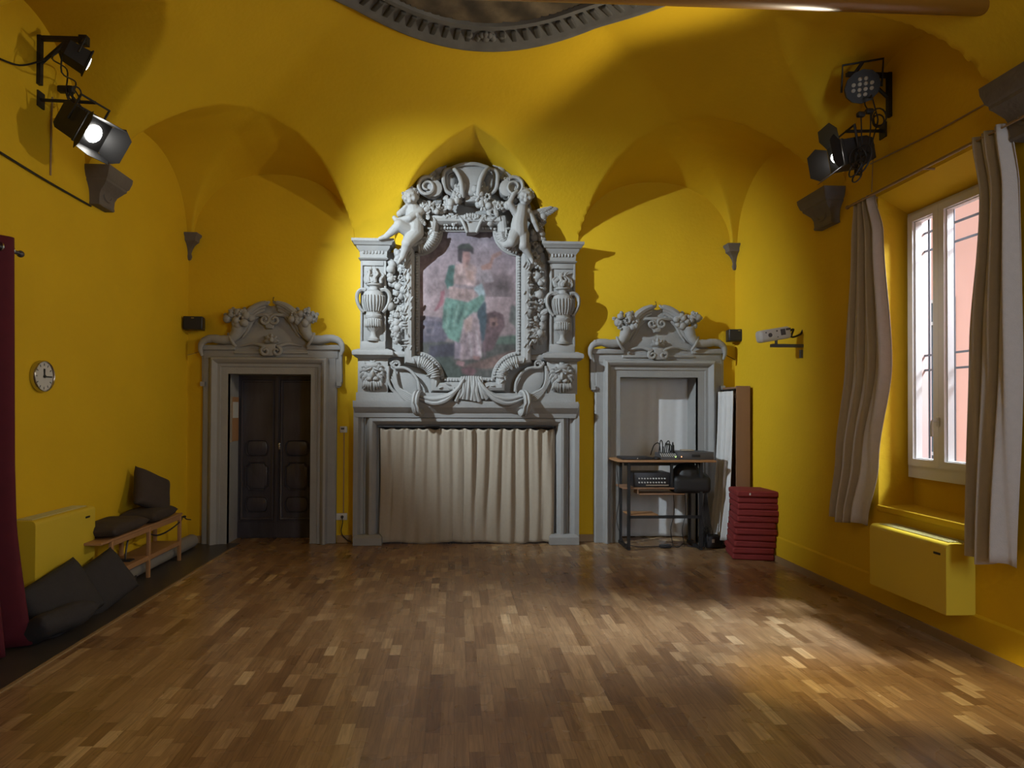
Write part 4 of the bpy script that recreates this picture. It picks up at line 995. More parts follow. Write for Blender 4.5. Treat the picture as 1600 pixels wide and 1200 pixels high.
for sg in (-1, 1):
    X = lambda u: 730+sg*u
    out = [(124, 566), (112, 572), (96, 574), (84, 584), (76, 600), (78, 618), (100, 621), (116, 612), (124, 596)]
    if sg > 0: out = [(a-2, b) for a, b in out]
    mb.prism([P2(X(a), b, .16) for a, b in out], D-.05, D-.14, .02)
    mb.tube(catmull([P(X(a), b, .18) for a, b in ((120, 566), (113, 574), (98, 575), (86, 582), (77, 596), (75, 612))], 5), .018, 8)
    mb.tube(spiral(P(X(111), 570, .18), .055, .015, 0, 1.4, mir=sg), .014, 8)
    mb.tube(catmull([P(X(a), b, .18) for a, b in ((123, 572), (123, 596), (114, 612), (98, 620), (82, 622))], 5), .018, 8)
mb.split(lambda c: c.x > P(733, 500, .2).x, 'scroll_panel', 'stone', al)
# ---- cherubs
def putto(name, pts, limbs, headc, hr, label):
    mb = MB()
    for a, b, ra, rb in limbs: mb.cap(P(*a), P(*b), ra, rb, 14)
    mb.ell(P(*headc), (hr, hr*1.02, hr*1.14), seg=16, rings=12)
    hc = P(*headc)
    mb.ell(hc+Vector((0, -hr*.98, -hr*.15)), (hr*.16, hr*.2, hr*.2)); mb.ell(hc+Vector((0, -hr*.85, -hr*.55)), (hr*.3, hr*.2, hr*.13)); mb.ell(hc+Vector((0, -hr*.78, -hr*.85)), (hr*.28, hr*.25, hr*.22))
    for s2 in (-1, 1): mb.ell(hc+Vector((s2*hr*.5, -hr*.68, -hr*.4)), (hr*.36, hr*.3, hr*.34)); mb.ell(hc+Vector((s2*hr*.36, -hr*.84, hr*.25)), (hr*.3, hr*.18, hr*.12)); mb.ell(hc+Vector((s2*hr*1.0, 0, -.05*hr)), (hr*.14, hr*.22, hr*.28))
    ob = mb.build('cherub', 'stone', al); blob(ob, .0075, 4, .5); ob['label'] = label
    mb = MB(); rg = random.Random(len(label))
    for i in range(60):
        t = math.acos(rg.uniform(-.1, 1)); a = rg.random()*6.3; d_ = Vector((math.sin(t)*math.cos(a), math.sin(t)*math.sin(a), math.cos(t)))
        if d_.y < -.45 and d_.z < .62: continue
        c = hc+Vector((d_.x*hr*1.0, d_.y*hr, d_.z*hr*1.12)); mb.tube(spiral(c, hr*.26, hr*.05, rg.random()*360, 1.1, n=8), hr*.1, 6)
    mb.build('curly_hair', 'stone', ob)
    return ob
L1 = [((646, 328, .26), (648, 352, .26), .085, .105), ((648, 352, .26), (647, 362, .26), .105, .115),            # trunk
      ((641, 320, .26), (645, 328, .26), .045, .07),                                                              # neck/shoulders
      ((640, 328, .26), (657, 330, .27), .06, .055),
      ((656, 331, .29), (640, 341, .36), .052, .044), ((640, 341, .36), (620, 345, .34), .044, .030), ((620, 345, .34), (616, 340, .33), .032, .026),   # arm across the chest
      ((636, 330, .24), (625, 334, .27), .05, .044), ((625, 334, .27), (634, 323, .30), .040, .026),
      ((642, 362, .27), (624, 352, .36), .09, .068), ((624, 352, .36), (604, 369, .30), .062, .036), ((604, 369, .30), (593, 373, .28), .034, .022),   # bent leg resting on the capital
      ((650, 364, .27), (636, 380, .36), .092, .066), ((636, 380, .36), (629, 402, .31), .060, .036), ((629, 402, .31), (623, 410, .35), .032, .020)]  # hanging leg
c1 = putto('cherub', None, L1, (641, 308, .30), .088, 'seated cherub with folded arm on the left capital')
L2 = [((815, 328, .28), (811, 352, .28), .078, .098), ((811, 352, .28), (811, 365, .28), .098, .11),
      ((820, 318, .27), (816, 328, .28), .042, .062), ((806, 331, .28), (824, 331, .27), .054, .056),
      ((805, 332, .30), (796, 318, .34), .046, .040), ((796, 318, .34), (803, 303, .34), .038, .026), ((803, 303, .34), (808, 299, .33), .027, .022),
      ((826, 332, .26), (834, 346, .27), .048, .04), ((834, 346, .27), (840, 360, .25), .036, .025),
      ((806, 366, .29), (800, 378, .36), .088, .066), ((800, 378, .36), (790, 383, .30), .058, .040), ((790, 383, .30), (783, 379, .28), .038, .024),
      ((816, 368, .28), (818, 384, .34), .09, .062), ((818, 384, .34), (829, 402, .30), .056, .034), ((829, 402, .30), (832, 410, .32), .030, .020)]
c2 = putto('cherub', None, L2, (821, 307, .30), .086, 'standing cherub leaning inward at the right of the frame')
def wing(parent, root, tip, n, sgn, wl):
    mb = MB(); a = P(*root); b = P(*tip)
    d_ = b-a
    mb.cap(a, b, .035, .018)
    for i in range(n):
        t = .25+.75*i/(n-1); p0 = a.lerp(b, t); ang = math.atan2(d_.z, d_.x)+sgn*(1.35-1.0*t); leaf(mb, p0, wl*(.75+.35*t), .024, ang, .014)
        leaf(mb, p0+Vector((0, -.012, 0)), wl*.45, .02, ang, .012)
    mb.build('wing', 'stone', parent)
wing(c1, (658, 334, .20), (676, 318, .16), 7, -1, .12)
wing(c1, (652, 336, .34), (659, 343, .30), 4, -1, .07)
wing(c2, (832, 334, .20), (856, 324, .22), 8, -1, .13)
# ================================================================== FURNISHINGS
def ctube(mb, pts, r, n=7, k=5, **kw): return mb.tube(catmull([Vector(p) for p in pts], k), r, n, **kw)
# ---- fireplace curtains
zt_, yb_ = P(730, 672, .12).z, D-.10
rod = MB(); rod.tube([(FP[0]-.02, yb_, zt_+.035), (FP[1]+.02, yb_, zt_+.035)], .009)
ro = thing('curtain_rod', (0, yb_, zt_+.035), 'thin metal curtain rod across the top of the fireplace opening', 'curtain rod'); ORG[ro.name] = Vector((0, yb_, zt_+.035)); rod.build('rod', 'black', ro)
mb = MB()
for i in range(14): x_ = FP[0]+.03+(FP[1]-FP[0]-.06)*i/13; mb.tube([(x_, yb_+.016*math.cos(a), zt_+.03+.016*math.sin(a)) for a in [2*PI*k/10 for k in range(10)]], .003, 5, closed=True)
mb.build('ring', 'black', ro)
xs = [P(a, 760, .05).x for a in (594, 726, 724, 865)]
def drape(x0, x1, z0, z1, y, folds, amp, seed, nx=130, nz=40):
    rg = random.Random(seed); n = folds; ph = [rg.uniform(-.25, .25) for _ in range(n+2)]; am = [rg.uniform(.6, 1.3) for _ in range(n+2)]; vs = []; fs = []
    for j in range(nz+1):
        v = j/nz; pinch = math.exp(-v*7)
        for i in range(nx+1):
            u = i/nx; s_ = u*n; k = int(s_); f_ = s_-k+ph[k]*.5*math.sin(v*2+k)
            d = amp*am[k]*((.5-.5*math.cos(2*PI*f_))**(1.0+2.2*pinch))*(1.0-.35*v)*(1 if k % 2 == 0 else .7)+amp*.35*math.sin(2*PI*(u*n*1.9)+k*.3+v)*pinch**.3*.8
            d += amp*.25*math.sin(u*37+v*3)*v
            vs.append((x0+(x1-x0)*u+.008*math.sin(v*4+k), y-d, z1+(z0-z1)*v - pinch*.02*(math.sin(PI*f_)**2) + .012*math.sin(u*9)*v))
    for j in range(nz):
        for i in range(nx): q = j*(nx+1)+i; fs.append((q, q+1, q+nx+2, q+nx+1))
    mb = MB(); mb.add(vs, fs); return mb
c = drape(xs[0], xs[1], .012, zt_+.02, D-.085, 7, .026, 2).build('curtain', 'linen', angle=180); thicken(c); tag(c, 'beige linen curtain, left half of the pair closing the fireplace', 'curtain', None)
c = drape(xs[2], xs[3], .012, zt_+.02, D-.09, 7, .055, 5).build('curtain', 'linen', angle=180); thicken(c); tag(c, 'beige pinch-pleated curtain, right half of the pair closing the fireplace', 'curtain', None)
# ---- corner corbels and big corbels
def corner_corbel(cx, side, ztop, lab):
    mb = MB(); R0 = Matrix.Rotation(0, 3, 'Z')
    prof = [(.0, -.30), (.03, -.29), (.04, -.26), (.03, -.22), (.045, -.17), (.07, -.13), (.09, -.11), (.12, -.09), (.125, -.05), (.15, -.02), (.15, 0)]
    mb.loft([(min(cx, cx+side*r), max(cx, cx+side*r), D-r, D-.0005, ztop+z) for r, z in [(max(r, .02), z) for r, z in prof]])
    return tag(mb.build('corbel', 'stone_dark'), lab, 'corbel')
corner_corbel(XL+.002, 1, S(292, 362, XL+.05).z if False else 3.66, 'small stone corbel high in the left back corner')
corner_corbel(XR-.002, -1, 3.64, 'small stone corbel high in the right back corner')
def big_corbel(X, side, y0, y1, zt, lab, dp=.20, h=.30):
    mb = MB(); secs = [(-h, .62, .38), (-h*.96, .62, .42), (-h*.9, .60, .40), (-h*.72, .62, .42), (-h*.6, .66, .5), (-h*.5, .74, .66), (-h*.44, .80, .74), (-h*.40, .86, .80), (-h*.34, .86, .82), (-h*.30, .92, .88), (-h*.12, 1.0, .97), (0, 1.0, 1.0)]
    yc, hw = (y0+y1)/2, (y1-y0)/2
    mb.loft([(min(X, X+side*dp*d), max(X, X+side*dp*d), yc-hw*w_, yc+hw*w_, zt+z) for z, w_, d in secs])
    mb.tube([(X+side*dp*.42, yc+hw*.3*math.cos(a), zt-h*.68+h*.13*math.sin(a)) for a in [PI*2*k/14 for k in range(14)]], .012, 6, closed=True)
    return tag(mb.build('corbel', 'stone_dark', angle=30), lab, 'corbel')
a = S(135, 290, XL); b = S(1318, 310, XR)
big_corbel(XL+.001, 1, 5.60, 6.00, 3.69, 'moulded stone corbel on the left wall below the bright lamp', .21, .32)
big_corbel(XR-.001, -1, 5.50, 5.95, 3.60, 'moulded stone corbel on the right wall between lamp and far window curtain', .20, .30)
q = S(1560, 110, XR)
big_corbel(XR-.001, -1, 3.40, 3.80, 3.60, 'large stone corbel at the right edge above the near window curtain', .22, .36)
# ---- little things on the back wall
def speaker(px0, px1, py0, py1, lab, rz):
    y = D-.12; a, b = W(px0, py0, y), W(px1, py1, y); c = (a+b)/2; t = thing('loudspeaker', (c.x, c.y+.06, c.z-.08), lab, 'loudspeaker', None)
    R = Matrix.Rotation(rz, 3, 'Z')
    mb = MB(); mb.rbox(c, (abs(b.x-a.x), .13, abs(a.z-b.z)), .012, R=R); mb.build('cabinet', 'black_plastic', t)
    mb = MB(); mb.box(c+R @ Vector((0, -.067, 0)), (abs(b.x-a.x)*.9, .006, abs(a.z-b.z)*.84), R=R); mb.build('grille', 'black', t)
    mb = MB(); mb.box(c+R @ Vector((.0, -.072, abs(a.z-b.z)*.36)), (.03, .003, .006), R=R); mb.build('badge', 'chrome', t, smooth=False)
    mb = MB(); mb.box((c.x, D-.035, c.z), (.04, .07, .04)); mb.build('bracket', 'black', t, smooth=False)
speaker(289, 318, 495, 516, 'small black loudspeaker on the back wall left of the left door surround', .12)
speaker(1137, 1167, 515, 534, 'small black loudspeaker on the back wall near the right corner', -.1)
t = thing('thermostat', W(537, 677), 'small white thermostat box on the yellow wall between left door and altarpiece', 'thermostat')
c = W(537, 671, D-.015); mb = MB(); mb.rbox(c, (.085, .028, .075), .006); mb.build('body', 'white', t)
mb = MB(); mb.box(c+Vector((-.01, -.016, .01)), (.04, .004, .022)); mb.build('screen', 'grey_plastic', t, smooth=False)
mb = MB(); mb.bb(c.x+.004-.006, c.x+.010, D-.012, D-.001, W(537, 803).z, W(537, 676).z); tag(mb.build('cable_trunking', 'skirt', smooth=False), 'narrow cable trunking running down from the white thermostat', 'trunking')
t = thing('wall_socket', W(534, 812), 'white wall socket box low on the yellow wall left of the fireplace', 'socket')
c = W(534, 807, D-.02); mb = MB(); mb.rbox(c, (.13, .035, .08), .006); mb.build('box', 'white', t)
mb = MB(); mb.ell(c+Vector((.01, -.03, 0)), (.018, .02, .018)); ctube(mb, [c+Vector((.01, -.04, 0)), c+Vector((.02, -.05, -.06)), c+Vector((.0, -.03, -.18)), c+Vector((.06, -.02, -.27)), c+Vector((.12, -.03, -.295))], .006)
mb.build('plug', 'black_plastic', t)
# ---- clock on the left wall
c = S(68, 588, XL+.03); hgt = abs(S(68, 563, XL+.03).z-S(68, 613, XL+.03).z)/2
t = thing('wall_clock', (XL, c.y, c.z-hgt), 'round silver-rimmed wall clock on the yellow left wall', 'clock')
RX_ = Matrix.Rotation(PI/2, 3, 'Y')
mb = MB(); mb.lathe((XL+.001, c.y, c.z), [(hgt*.96, 0), (hgt, .01), (hgt, .035), (hgt*.94, .045), (hgt*.88, .035), (hgt*.88, .02)], 40, R=RX_); mb.build('rim', 'chrome', t)
mb = MB(); mb.lathe((XL+.02, c.y, c.z), [(hgt*.88, 0), (hgt*.88, .014)], 40, R=RX_); face = mb.build('face', 'white', t)
mb = MB(); xx_ = XL+.038
# viewer looks towards -X: his right is +Y
mb.box((xx_, c.y, c.z+hgt*.22), (.003, .014, hgt*.5)); mb.box((xx_+.002, c.y+hgt*.33, c.z-.002), (.003, hgt*.72, .010)); mb.lathe((xx_-.002, c.y, c.z), [(.012, 0), (.012, .008)], 12, R=RX_)
mb.build('hands', 'black', t, smooth=False)
mb = MB()
for i in range(12): a = PI*i/6; mb.box((XL+.0345, c.y+hgt*.74*math.sin(a), c.z+hgt*.74*math.cos(a)), (.002, .008, .020), R=Matrix.Rotation(-a, 3, 'X'))
mb.build('hour_mark', 'grey_plastic', face, smooth=False)
# ---- radiators (fan coil cabinets)
def fancoil(X, side, y0, y1, z0, z1, dp, lab):
    c = Vector((X+side*dp/2, (y0+y1)/2, (z0+z1)/2)); t = thing('radiator_cabinet', (X, c.y, z0), lab, 'radiator')
    mb = MB(); R = Matrix.Rotation(PI/2, 3, 'Z') @ Matrix.Rotation(0, 3, 'X')
    xs_ = (X, X+side*dp); r = .035; pts = [(xs_[0], z0), (xs_[1], z0)]+[(xs_[1]-side*r+side*r*math.sin(a), z1-r+r*math.cos(a)) for a in [PI/2-PI/2*k/5 for k in range(6)]]+[(xs_[0], z1)]
    n = len(pts); vs = [(p[0], y0, p[1]) for p in pts]+[(p[0], y1, p[1]) for p in pts]
    mb.add(vs, [(i, (i+1) % n, n+(i+1) % n, n+i) for i in range(n)]+[tuple(range(n)), tuple(range(n, 2*n))[::-1]]); mb.build('casing', 'rad', t, angle=30)
    mb = MB()
    for i in range(9): x_ = X+side*(.02+i*(dp-.075)/8); mb.bb(x_-.004, x_+.004, y0+.04, y1-.04, z1, z1+.006)
    mb.build('air_grille', M['grille_y'], t, smooth=False)
    mb = MB(); mb.bb(X+side*dp, X+side*(dp+.003), y0+.08 if side > 0 else y0+.05, y0+.14 if side > 0 else y0+.11, z1-.085, z1-.07)
    if side > 0: mb.v = [(v[0], v[1]+(y1-y0-.22), v[2]) for v in mb.v]
    mb.build('badge', 'black', t, smooth=False)
M['grille_y'] = simple('pale_grille_plastic', (.50, .47, .22), .35)
fancoil(XR-.001, -1, 4.10, 4.88, S(1463, 955, XR-.2).z, S(1463, 846, XR-.2).z, .20, 'yellow painted radiator cabinet under the window')
ya, yb2 = S(55, 850, XL+.18).y, S(148, 850, XL+.18).y
fancoil(XL+.001, 1, ya, yb2, .30, S(148, 790, XL+.18).z, .18, 'yellow painted radiator cabinet on the left wall behind the floor cushions')
# ---- bench on the left wall
bxf = -2.87; bxb = XL+.03; f1 = S(177, 900, bxf); f2 = S(235, 890, bxf); f3 = S(283, 870, bxf)
zb = S(176, 842, bxf).z
t = thing('shelf_bench', ((bxf+bxb)/2, (f1.y+f3.y)/2, 0), 'long low beech bench with a lower shelf along the left wall', 'bench')
by0, by1, ymid = f1.y, f3.y, f2.y
mb = MB(); mb.rbox(((bxf+bxb)/2, (by0+by1)/2-.08, zb-.012), (bxf-bxb, by1-by0+.22, .022), .005); mb.build('bench_top', 'wood_beech', t)
mb = MB(); mb.rbox(((bxf+bxb)/2, (by0+by1)/2, .20), (bxf-bxb-.02, by1-by0, .018), .004); mb.build('lower_shelf', 'wood_beech', t)
for y_ in (by0, ymid, by1):
    for x_ in (bxf-.02, bxb+.02):
        mb = MB(); mb.rbox((x_, y_, (zb-.025)/2), (.032, .032, zb-.025), .004); mb.build('leg', 'wood_beech', t)
mb = MB()
for x_ in (bxf-.02, bxb+.02): mb.rbox((x_, (by0+by1)/2, zb-.045), (.02, by1-by0, .045), .003); mb.rbox((x_, (by0+by1)/2, .18), (.02, by1-by0, .03), .003)
mb.build('apron', 'wood_beech', t)
def pillow(c, d, R, name, mat, lab, cat='cushion', grp=None, puff=1.0, seed=0, pinch=.12):
    n = 22; vs = []; fs = []; rg = random.Random(seed); ph = [rg.random()*6 for _ in range(4)]
    for s_ in (1, -1):
        for j in range(n+1):
            for i in range(n+1):
                u, v = i/n*2-1, j/n*2-1
                e = (max(0, 1-u**4)*max(0, 1-v**4))**.42
                kx = 1-pinch*(1-abs(v)**2)*abs(u)**3*.6+.0; kz = 1-pinch*(1-abs(u)**2)*abs(v)**3*.6
                w_ = .04*math.sin(u*5+ph[0]+v*2)+.04*math.sin(v*6+ph[1])
                vs.append(Vector((u*d[0]/2*kx, s_*(d[1]/2)*e*(1+w_)*puff, v*d[2]/2*kz)))
    N = (n+1)**2
    for s_ in (0, 1):
        for j in range(n):
            for i in range(n): q = s_*N+j*(n+1)+i; f = (q, q+1, q+n+2, q+n+1); fs.append(f if s_ else f[::-1])
    mb = MB(); mb.add([Vector(c)+R @ v for v in vs], fs)
    ob = mb.build(name, mat, angle=180); bm = bmesh.new(); bm.from_mesh(ob.data); bmesh.ops.remove_doubles(bm, verts=bm.verts, dist=1e-5); bmesh.ops.recalc_face_normals(bm, faces=bm.faces); bm.to_mesh(ob.data); bm.free()
    return tag(ob, lab, cat, grp)
E = lambda x, y, z: Matrix.Rotation(math.radians(z), 3, 'Z') @ Matrix.Rotation(math.radians(y), 3, 'Y') @ Matrix.Rotation(math.radians(x), 3, 'X')
bw = bxf-bxb
pillow(((bxf+bxb)/2+.01, (by0+ymid)/2-.10, zb+.062), (bw+.08, .12, .62), E(90, 0, 0) , 'seat_cushion', 'brown_cloth', 'flat dark cushion lying on the near half of the bench', seed=1)
pillow(((bxf+bxb)/2+.02, (ymid+by1)/2-.12, zb+.065), (bw+.06, .125, .56), E(90, 0, 2), 'seat_cushion', 'brown_cloth', 'flat dark cushion lying on the far half of the bench', seed=2)
pc = S(228, 775, (bxf+bxb)/2); pillow((bxb+.17, by1-.40, zb+.125+.15), (.46, .14, .40), E(-22, 24, 70), 'back_cushion', 'brown_cloth', 'dark cushion standing upright on the far end of the bench', seed=3)
# floor cushions
p = FL(100, 985); p2 = FL(178, 935)
pillow((-2.86, 4.80, .20), (.56, .17, .44), E(-26, -14, 80), 'floor_cushion', 'charcoal', 'large charcoal cushion leaning on the left radiator, nearer the red curtain', seed=4, pinch=.05)
pillow((-2.83, 5.27, .19), (.50, .17, .40), E(-26, -20, 72), 'floor_cushion', 'charcoal', 'charcoal cushion leaning between the left radiator and the bench', seed=5, pinch=.05)
pillow((-2.80, 4.60, .09), (.46, .17, .40), E(62, 0, 74), 'floor_cushion', 'charcoal', 'dark cushion lying lowest at the foot of the red curtain', seed=6, pinch=.05)
# under-bench clutter
t = thing('power_strip', (bxf-.1, by0+.25, .01), 'white power strip lying under the near part of the bench', 'power strip'); mb = MB(); mb.rbox((bxf-.04, by0+.22, .03), (.055, .28, .04), .008); mb.build('body', 'white', t)
mb = MB(); 
for i in range(3): mb.lathe((bxf-.04, by0+.14+i*.08, .05), [(.018, 0), (.018, .003)], 12)
mb.build('outlet', 'grey_plastic', t)
mb = MB()
for k in range(3): mb.tube([(bxf-.12+.05*math.cos(a), ymid-.15+.07*math.sin(a), .02+.012*k) for a in [2*PI*i/18 for i in range(18)]], .007, 6, closed=True)
tag(mb.build('cable_coil', 'charcoal'), 'coiled grey cable lying on the dark tiles under the bench', 'cable')
mb = MB(); ctube(mb, [(bxf-.12, ymid-.22, .215), (bxf-.12, ymid-.22, .27), (bxf-.14, ymid-.1, .44), (bxf-.14, ymid+.1, .42), (bxf-.1, ymid+.35, .33), (bxf-.05, by1-.1, .36), (bxf-.02, by1+.05, .45), (XL+.03, by1+.1, .47)], .008); mb.rbox((bxf-.12, ymid-.22, .216), (.12, .09, .014), .004)
tag(mb.build('extension_cable', 'black_plastic'), 'black cable looping over the bench shelf to the wall', 'cable')
mb = MB(); mb.tube([(XL+.17, by1-.9, .08), (XL+.17, 7.5, .08)], .075, 20); 
tag(mb.build('rolled_mat', 'roll'), 'grey rolled mat lying behind the bench against the left wall', 'mat')
mb = MB(); mb.ell(S(283, 808, bxf-.02)+Vector((.02, .03, 0)), (.02, .03, .012)); ctube(mb, [S(283, 808, bxf-.02)+Vector((.02, .03, 0)), S(290, 810, bxf)+Vector((0, .02, -.01)), S(298, 812, bxf)], .006); ctube(mb, [S(283, 808, bxf-.02)+Vector((.02, .03, 0)), (XL+.15, f3.y+.2, .40), (XL+.005, f3.y+.2, .36)], .006)
tag(mb.build('plug_adapter', 'black_plastic'), 'black plug with lead sticking out at the far end of the bench', 'plug')
# ---- crimson curtain
cxp = XL+.22; ye = S(20, 400, cxp).y; ztc = S(15, 372, cxp).z
mb = MB()
n_, m_ = 150, 40; vs = []; fs = []
for j in range(m_+1):
    v = j/m_; z = ztc+(.02-ztc)*v
    for i in range(n_+1):
        u = i/n_; y_ = (ye+.12*max(0, v-.55)**1.2*1.2)-(1.9)*u; ampv = .035+.05*v+.12*max(0, v-.7)*math.exp(-u*9)
        vs.append((cxp+ampv*math.sin(u*2*PI*9)+.10*max(0, v-.72)**1.2*2.2*math.exp(-u*3), y_, z))
for j in range(m_):
    for i in range(n_): q = j*(n_+1)+i; fs.append((q, q+1, q+n_+2, q+n_+1))
mb.add(vs, fs); 
t = thing('stage_curtain', (cxp, ye-.9, .0), 'crimson velvet curtain on metal eyelets at the left edge', 'curtain')
c = mb.build('cloth', 'red_velvet', t, angle=180); thicken(c, .005)
mb = MB()
for k in range(18): mb.lathe((cxp, ye-.03-k*.105, ztc-.08), [(.022, -.006), (.034, -.006), (.034, .006), (.022, .006)], 14, R=Matrix.Rotation(PI/2, 3, 'X'))
mb.build('eyelet', 'chrome', t)
mb = MB(); mb.tube([(cxp, ye+.06, ztc-.08), (cxp, ye-2.0, ztc-.08)], .014, 10); mb.ell((cxp, ye+.075, ztc-.08), .024); 
for y_ in (ye-.02, ye-1.9): mb.tube([(XL, y_+.04, ztc-.08), (cxp, y_+.04, ztc-.08)], .009, 8)
tag(mb.build('curtain_pole', 'wood_dark'), 'round pole holding the crimson curtain on the left wall', 'curtain rod')
# ---- window curtains
def wcurtain(edge, X, amp, folds, seed, lab, zt, zb_, mat='linen_grey'):
    nx_, nz_ = 90, 44; vs = []; fs = []; rg = random.Random(seed); ph = rg.random()*6
    for j in range(nz_+1):
        v = j/nz_; a, b = edge(v); z = zt+(zb_-zt)*v
        for i in range(nx_+1):
            u = i/nx_; x_ = X+amp*(.7+.6*v)*math.sin(u*folds*2*PI+ph+.5*math.sin(v*4))+amp*.4*math.sin(u*folds*4.1*PI+v*3)
            vs.append((x_, a+(b-a)*u, z+.02*math.sin(u*7)*v))
    for j in range(nz_):
        for i in range(nx_): q = j*(nx_+1)+i; fs.append((q, q+1, q+nx_+2, q+nx_+1))
    # gathered heading
    mb = MB(); mb.add(vs, fs); ob = mb.build('window_curtain', mat, angle=180); thicken(ob, .004); return tag(ob, lab, 'curtain')
XC = XR-.09
zr = S(1365, 303, XC).z; rodm = S(1530, 222, XC)
def lerp_edges(tab, X):
    def f(v):
        for (v0, a0, b0), (v1, a1, b1) in zip(tab, tab[1:]):
            if v <= v1: t = (v-v0)/(v1-v0); t = t*t*(3-2*t); return a0+(a1-a0)*t, b0+(b1-b0)*t
        return tab[-1][1:]
    return f
Y = lambda px, py: S(px, py, XC).y
fe = [(0, Y(1337, 312), Y(1362, 308)), (.12, Y(1333, 380), Y(1374, 380)), (.5, Y(1325, 560), Y(1385, 560)), (.8, Y(1313, 720), Y(1364, 720)), (1.0, Y(1304, 812), Y(1348, 812))]
fe = [(v, b, a) for v, a, b in fe]
wcurtain(lerp_edges(fe, XC), XC, .035, 3.5, 3, 'pale linen curtain gathered at the far side of the window', zr, S(1325, 815, XC).z)
ne = [(0, Y(1528, 210), Y(1578, 200)), (.15, Y(1540, 300), Y(1588, 300)), (.5, Y(1525, 500), Y(1590, 500)), (1.0, Y(1524, 870), Y(1582, 885))]
ne = [(v, b, a) for v, a, b in ne]
wcurtain(lerp_edges(ne, XC), XC-.02, .04, 2.5, 8, 'beige linen curtain gathered at the near side of the window', zr+.01, S(1555, 880, XC).z)
mb = MB(); ya_, yb_ = Y(1332, 315)+.06, 3.5
mb.tube([(XC, ya_, zr+.0), (XC, yb_, zr+.0)], .011, 10); mb.ell((XC, ya_+.01, zr), .018); mb.tube([(XC-.03, ya_-.05, zr-.018), (XC-.03, yb_, zr-.018)], .006, 8)
for y_ in (ya_-.25, 4.45, 3.6): mb.tube([(XR, y_, zr), (XC, y_, zr)], .008, 8)
tag(mb.build('window_curtain_rod', 'skirt'), 'slim curtain rod spanning above the white window', 'curtain rod')
def wire(pts, r, lab, mat='black', name='wall_cable'):
    mb = MB(); ctube(mb, pts, r, 6); return tag(mb.build(name, mat), lab, 'cable')
wire([S(x_, y_, XR-.008) for x_, y_ in ((1360, 256), (1450, 212), (1539, 163))], .006, 'thin cable running along the right wall above the curtain rod', 'skirt')
wire([S(x_, y_, XL+.012) for x_, y_ in ((0, 238), (70, 281), (142, 322))], .009, 'straight dark cable descending along the left wall to the corbel')
wire([S(x_, y_, XR-.012) for x_, y_ in ((1578, 112), (1581, 80), (1576, 30), (1572, 0), (1568, -40))]+[], .008, 'black cable hanging above the right edge corbel, the one farther from the frame edge')
wire([S(x_, y_, XR-.012) for x_, y_ in ((1577, 112), (1577, 60), (1575, 20), (1582, -30))]+[], .006, 'thin black cable hanging beside the thicker one above the right edge corbel')
wire([S(x_, y_, XR-.02) for x_, y_ in ((1598, 95), (1590, 55), (1583, 20), (1578, -10))]+[], .010, 'green-grey cable hanging at the right edge above the corbel', 'grey_plastic')
wire([S(1366, 225, XR-.01), S(1364, 250, XR-.01), S(1362, 300, XR-.01)], .004, 'thin cable dropping behind the far window curtain', 'skirt')
# ---- amber pole across the vault
q1 = W(1552, 8, 3.72); zz_ = W(1552, 22, 3.72).z+.095
t = thing('hanging_pole', (0.1, 3.72, zz_), 'thick varnished amber wooden pole hanging across the room near the ceiling', 'pole')
mb = MB(); xe = q1.x+.01
mb.tube([(XL+.25, 3.72, zz_)]+[(xe-.05+.05*math.sin(a), 3.72, zz_) for a in [PI/2*k/5 for k in range(6)]], [.095]+[.095*max(.5, math.cos(a*.8)) for a in [PI/2*k/5 for k in range(6)]], 24); mb.build('shaft', 'amber', t)
mb = MB()
for x_ in (-2.2, 1.0, 2.6): 
    zc_ = float(ceil_h(np.array(x_), np.array(3.72))); mb.tube([(x_, 3.72, zz_+.09), (x_, 3.72, zc_+.01)], .004, 6)
mb.build('hanging_wire', 'black', t)
# ---- stage lights
def orient(loc, target): 
    q_ = (Vector(target)-Vector(loc)).to_track_quat('-Z', 'Y'); return Matrix.Translation(loc) @ q_.to_matrix().to_4x4()
def coil(mb, c, r, n, rg, rad=.006):
    for i in range(n):
        R_ = E(rg.uniform(-25, 25), rg.uniform(-25, 25), rg.uniform(60, 120)); rr = r*rg.uniform(.7, 1.2); cc = Vector(c)+Vector((rg.uniform(-.02, .02), rg.uniform(-.03, .03), rg.uniform(-.05, .05)))
        mb.tube([cc+R_ @ Vector((rr*.8*math.cos(a), 0, rr*math.sin(a))) for a in [2*PI*k/16 for k in range(16)]], rad, 6, closed=True)
def bracket(t, X, side, y, z, L, H, mat='black'):
    mb = MB(); mb.bb(X, X+side*.03, y-.018, y+.018, z-H, z+.02); mb.bb(X, X+side*L, y-.016, y+.016, z-.016, z+.016)
    mb.tube([(X+side*.02, y, z-H*.55), (X+side*L*.62, y, z)], .013, 8); mb.build('wall_bracket', mat, t, smooth=False)
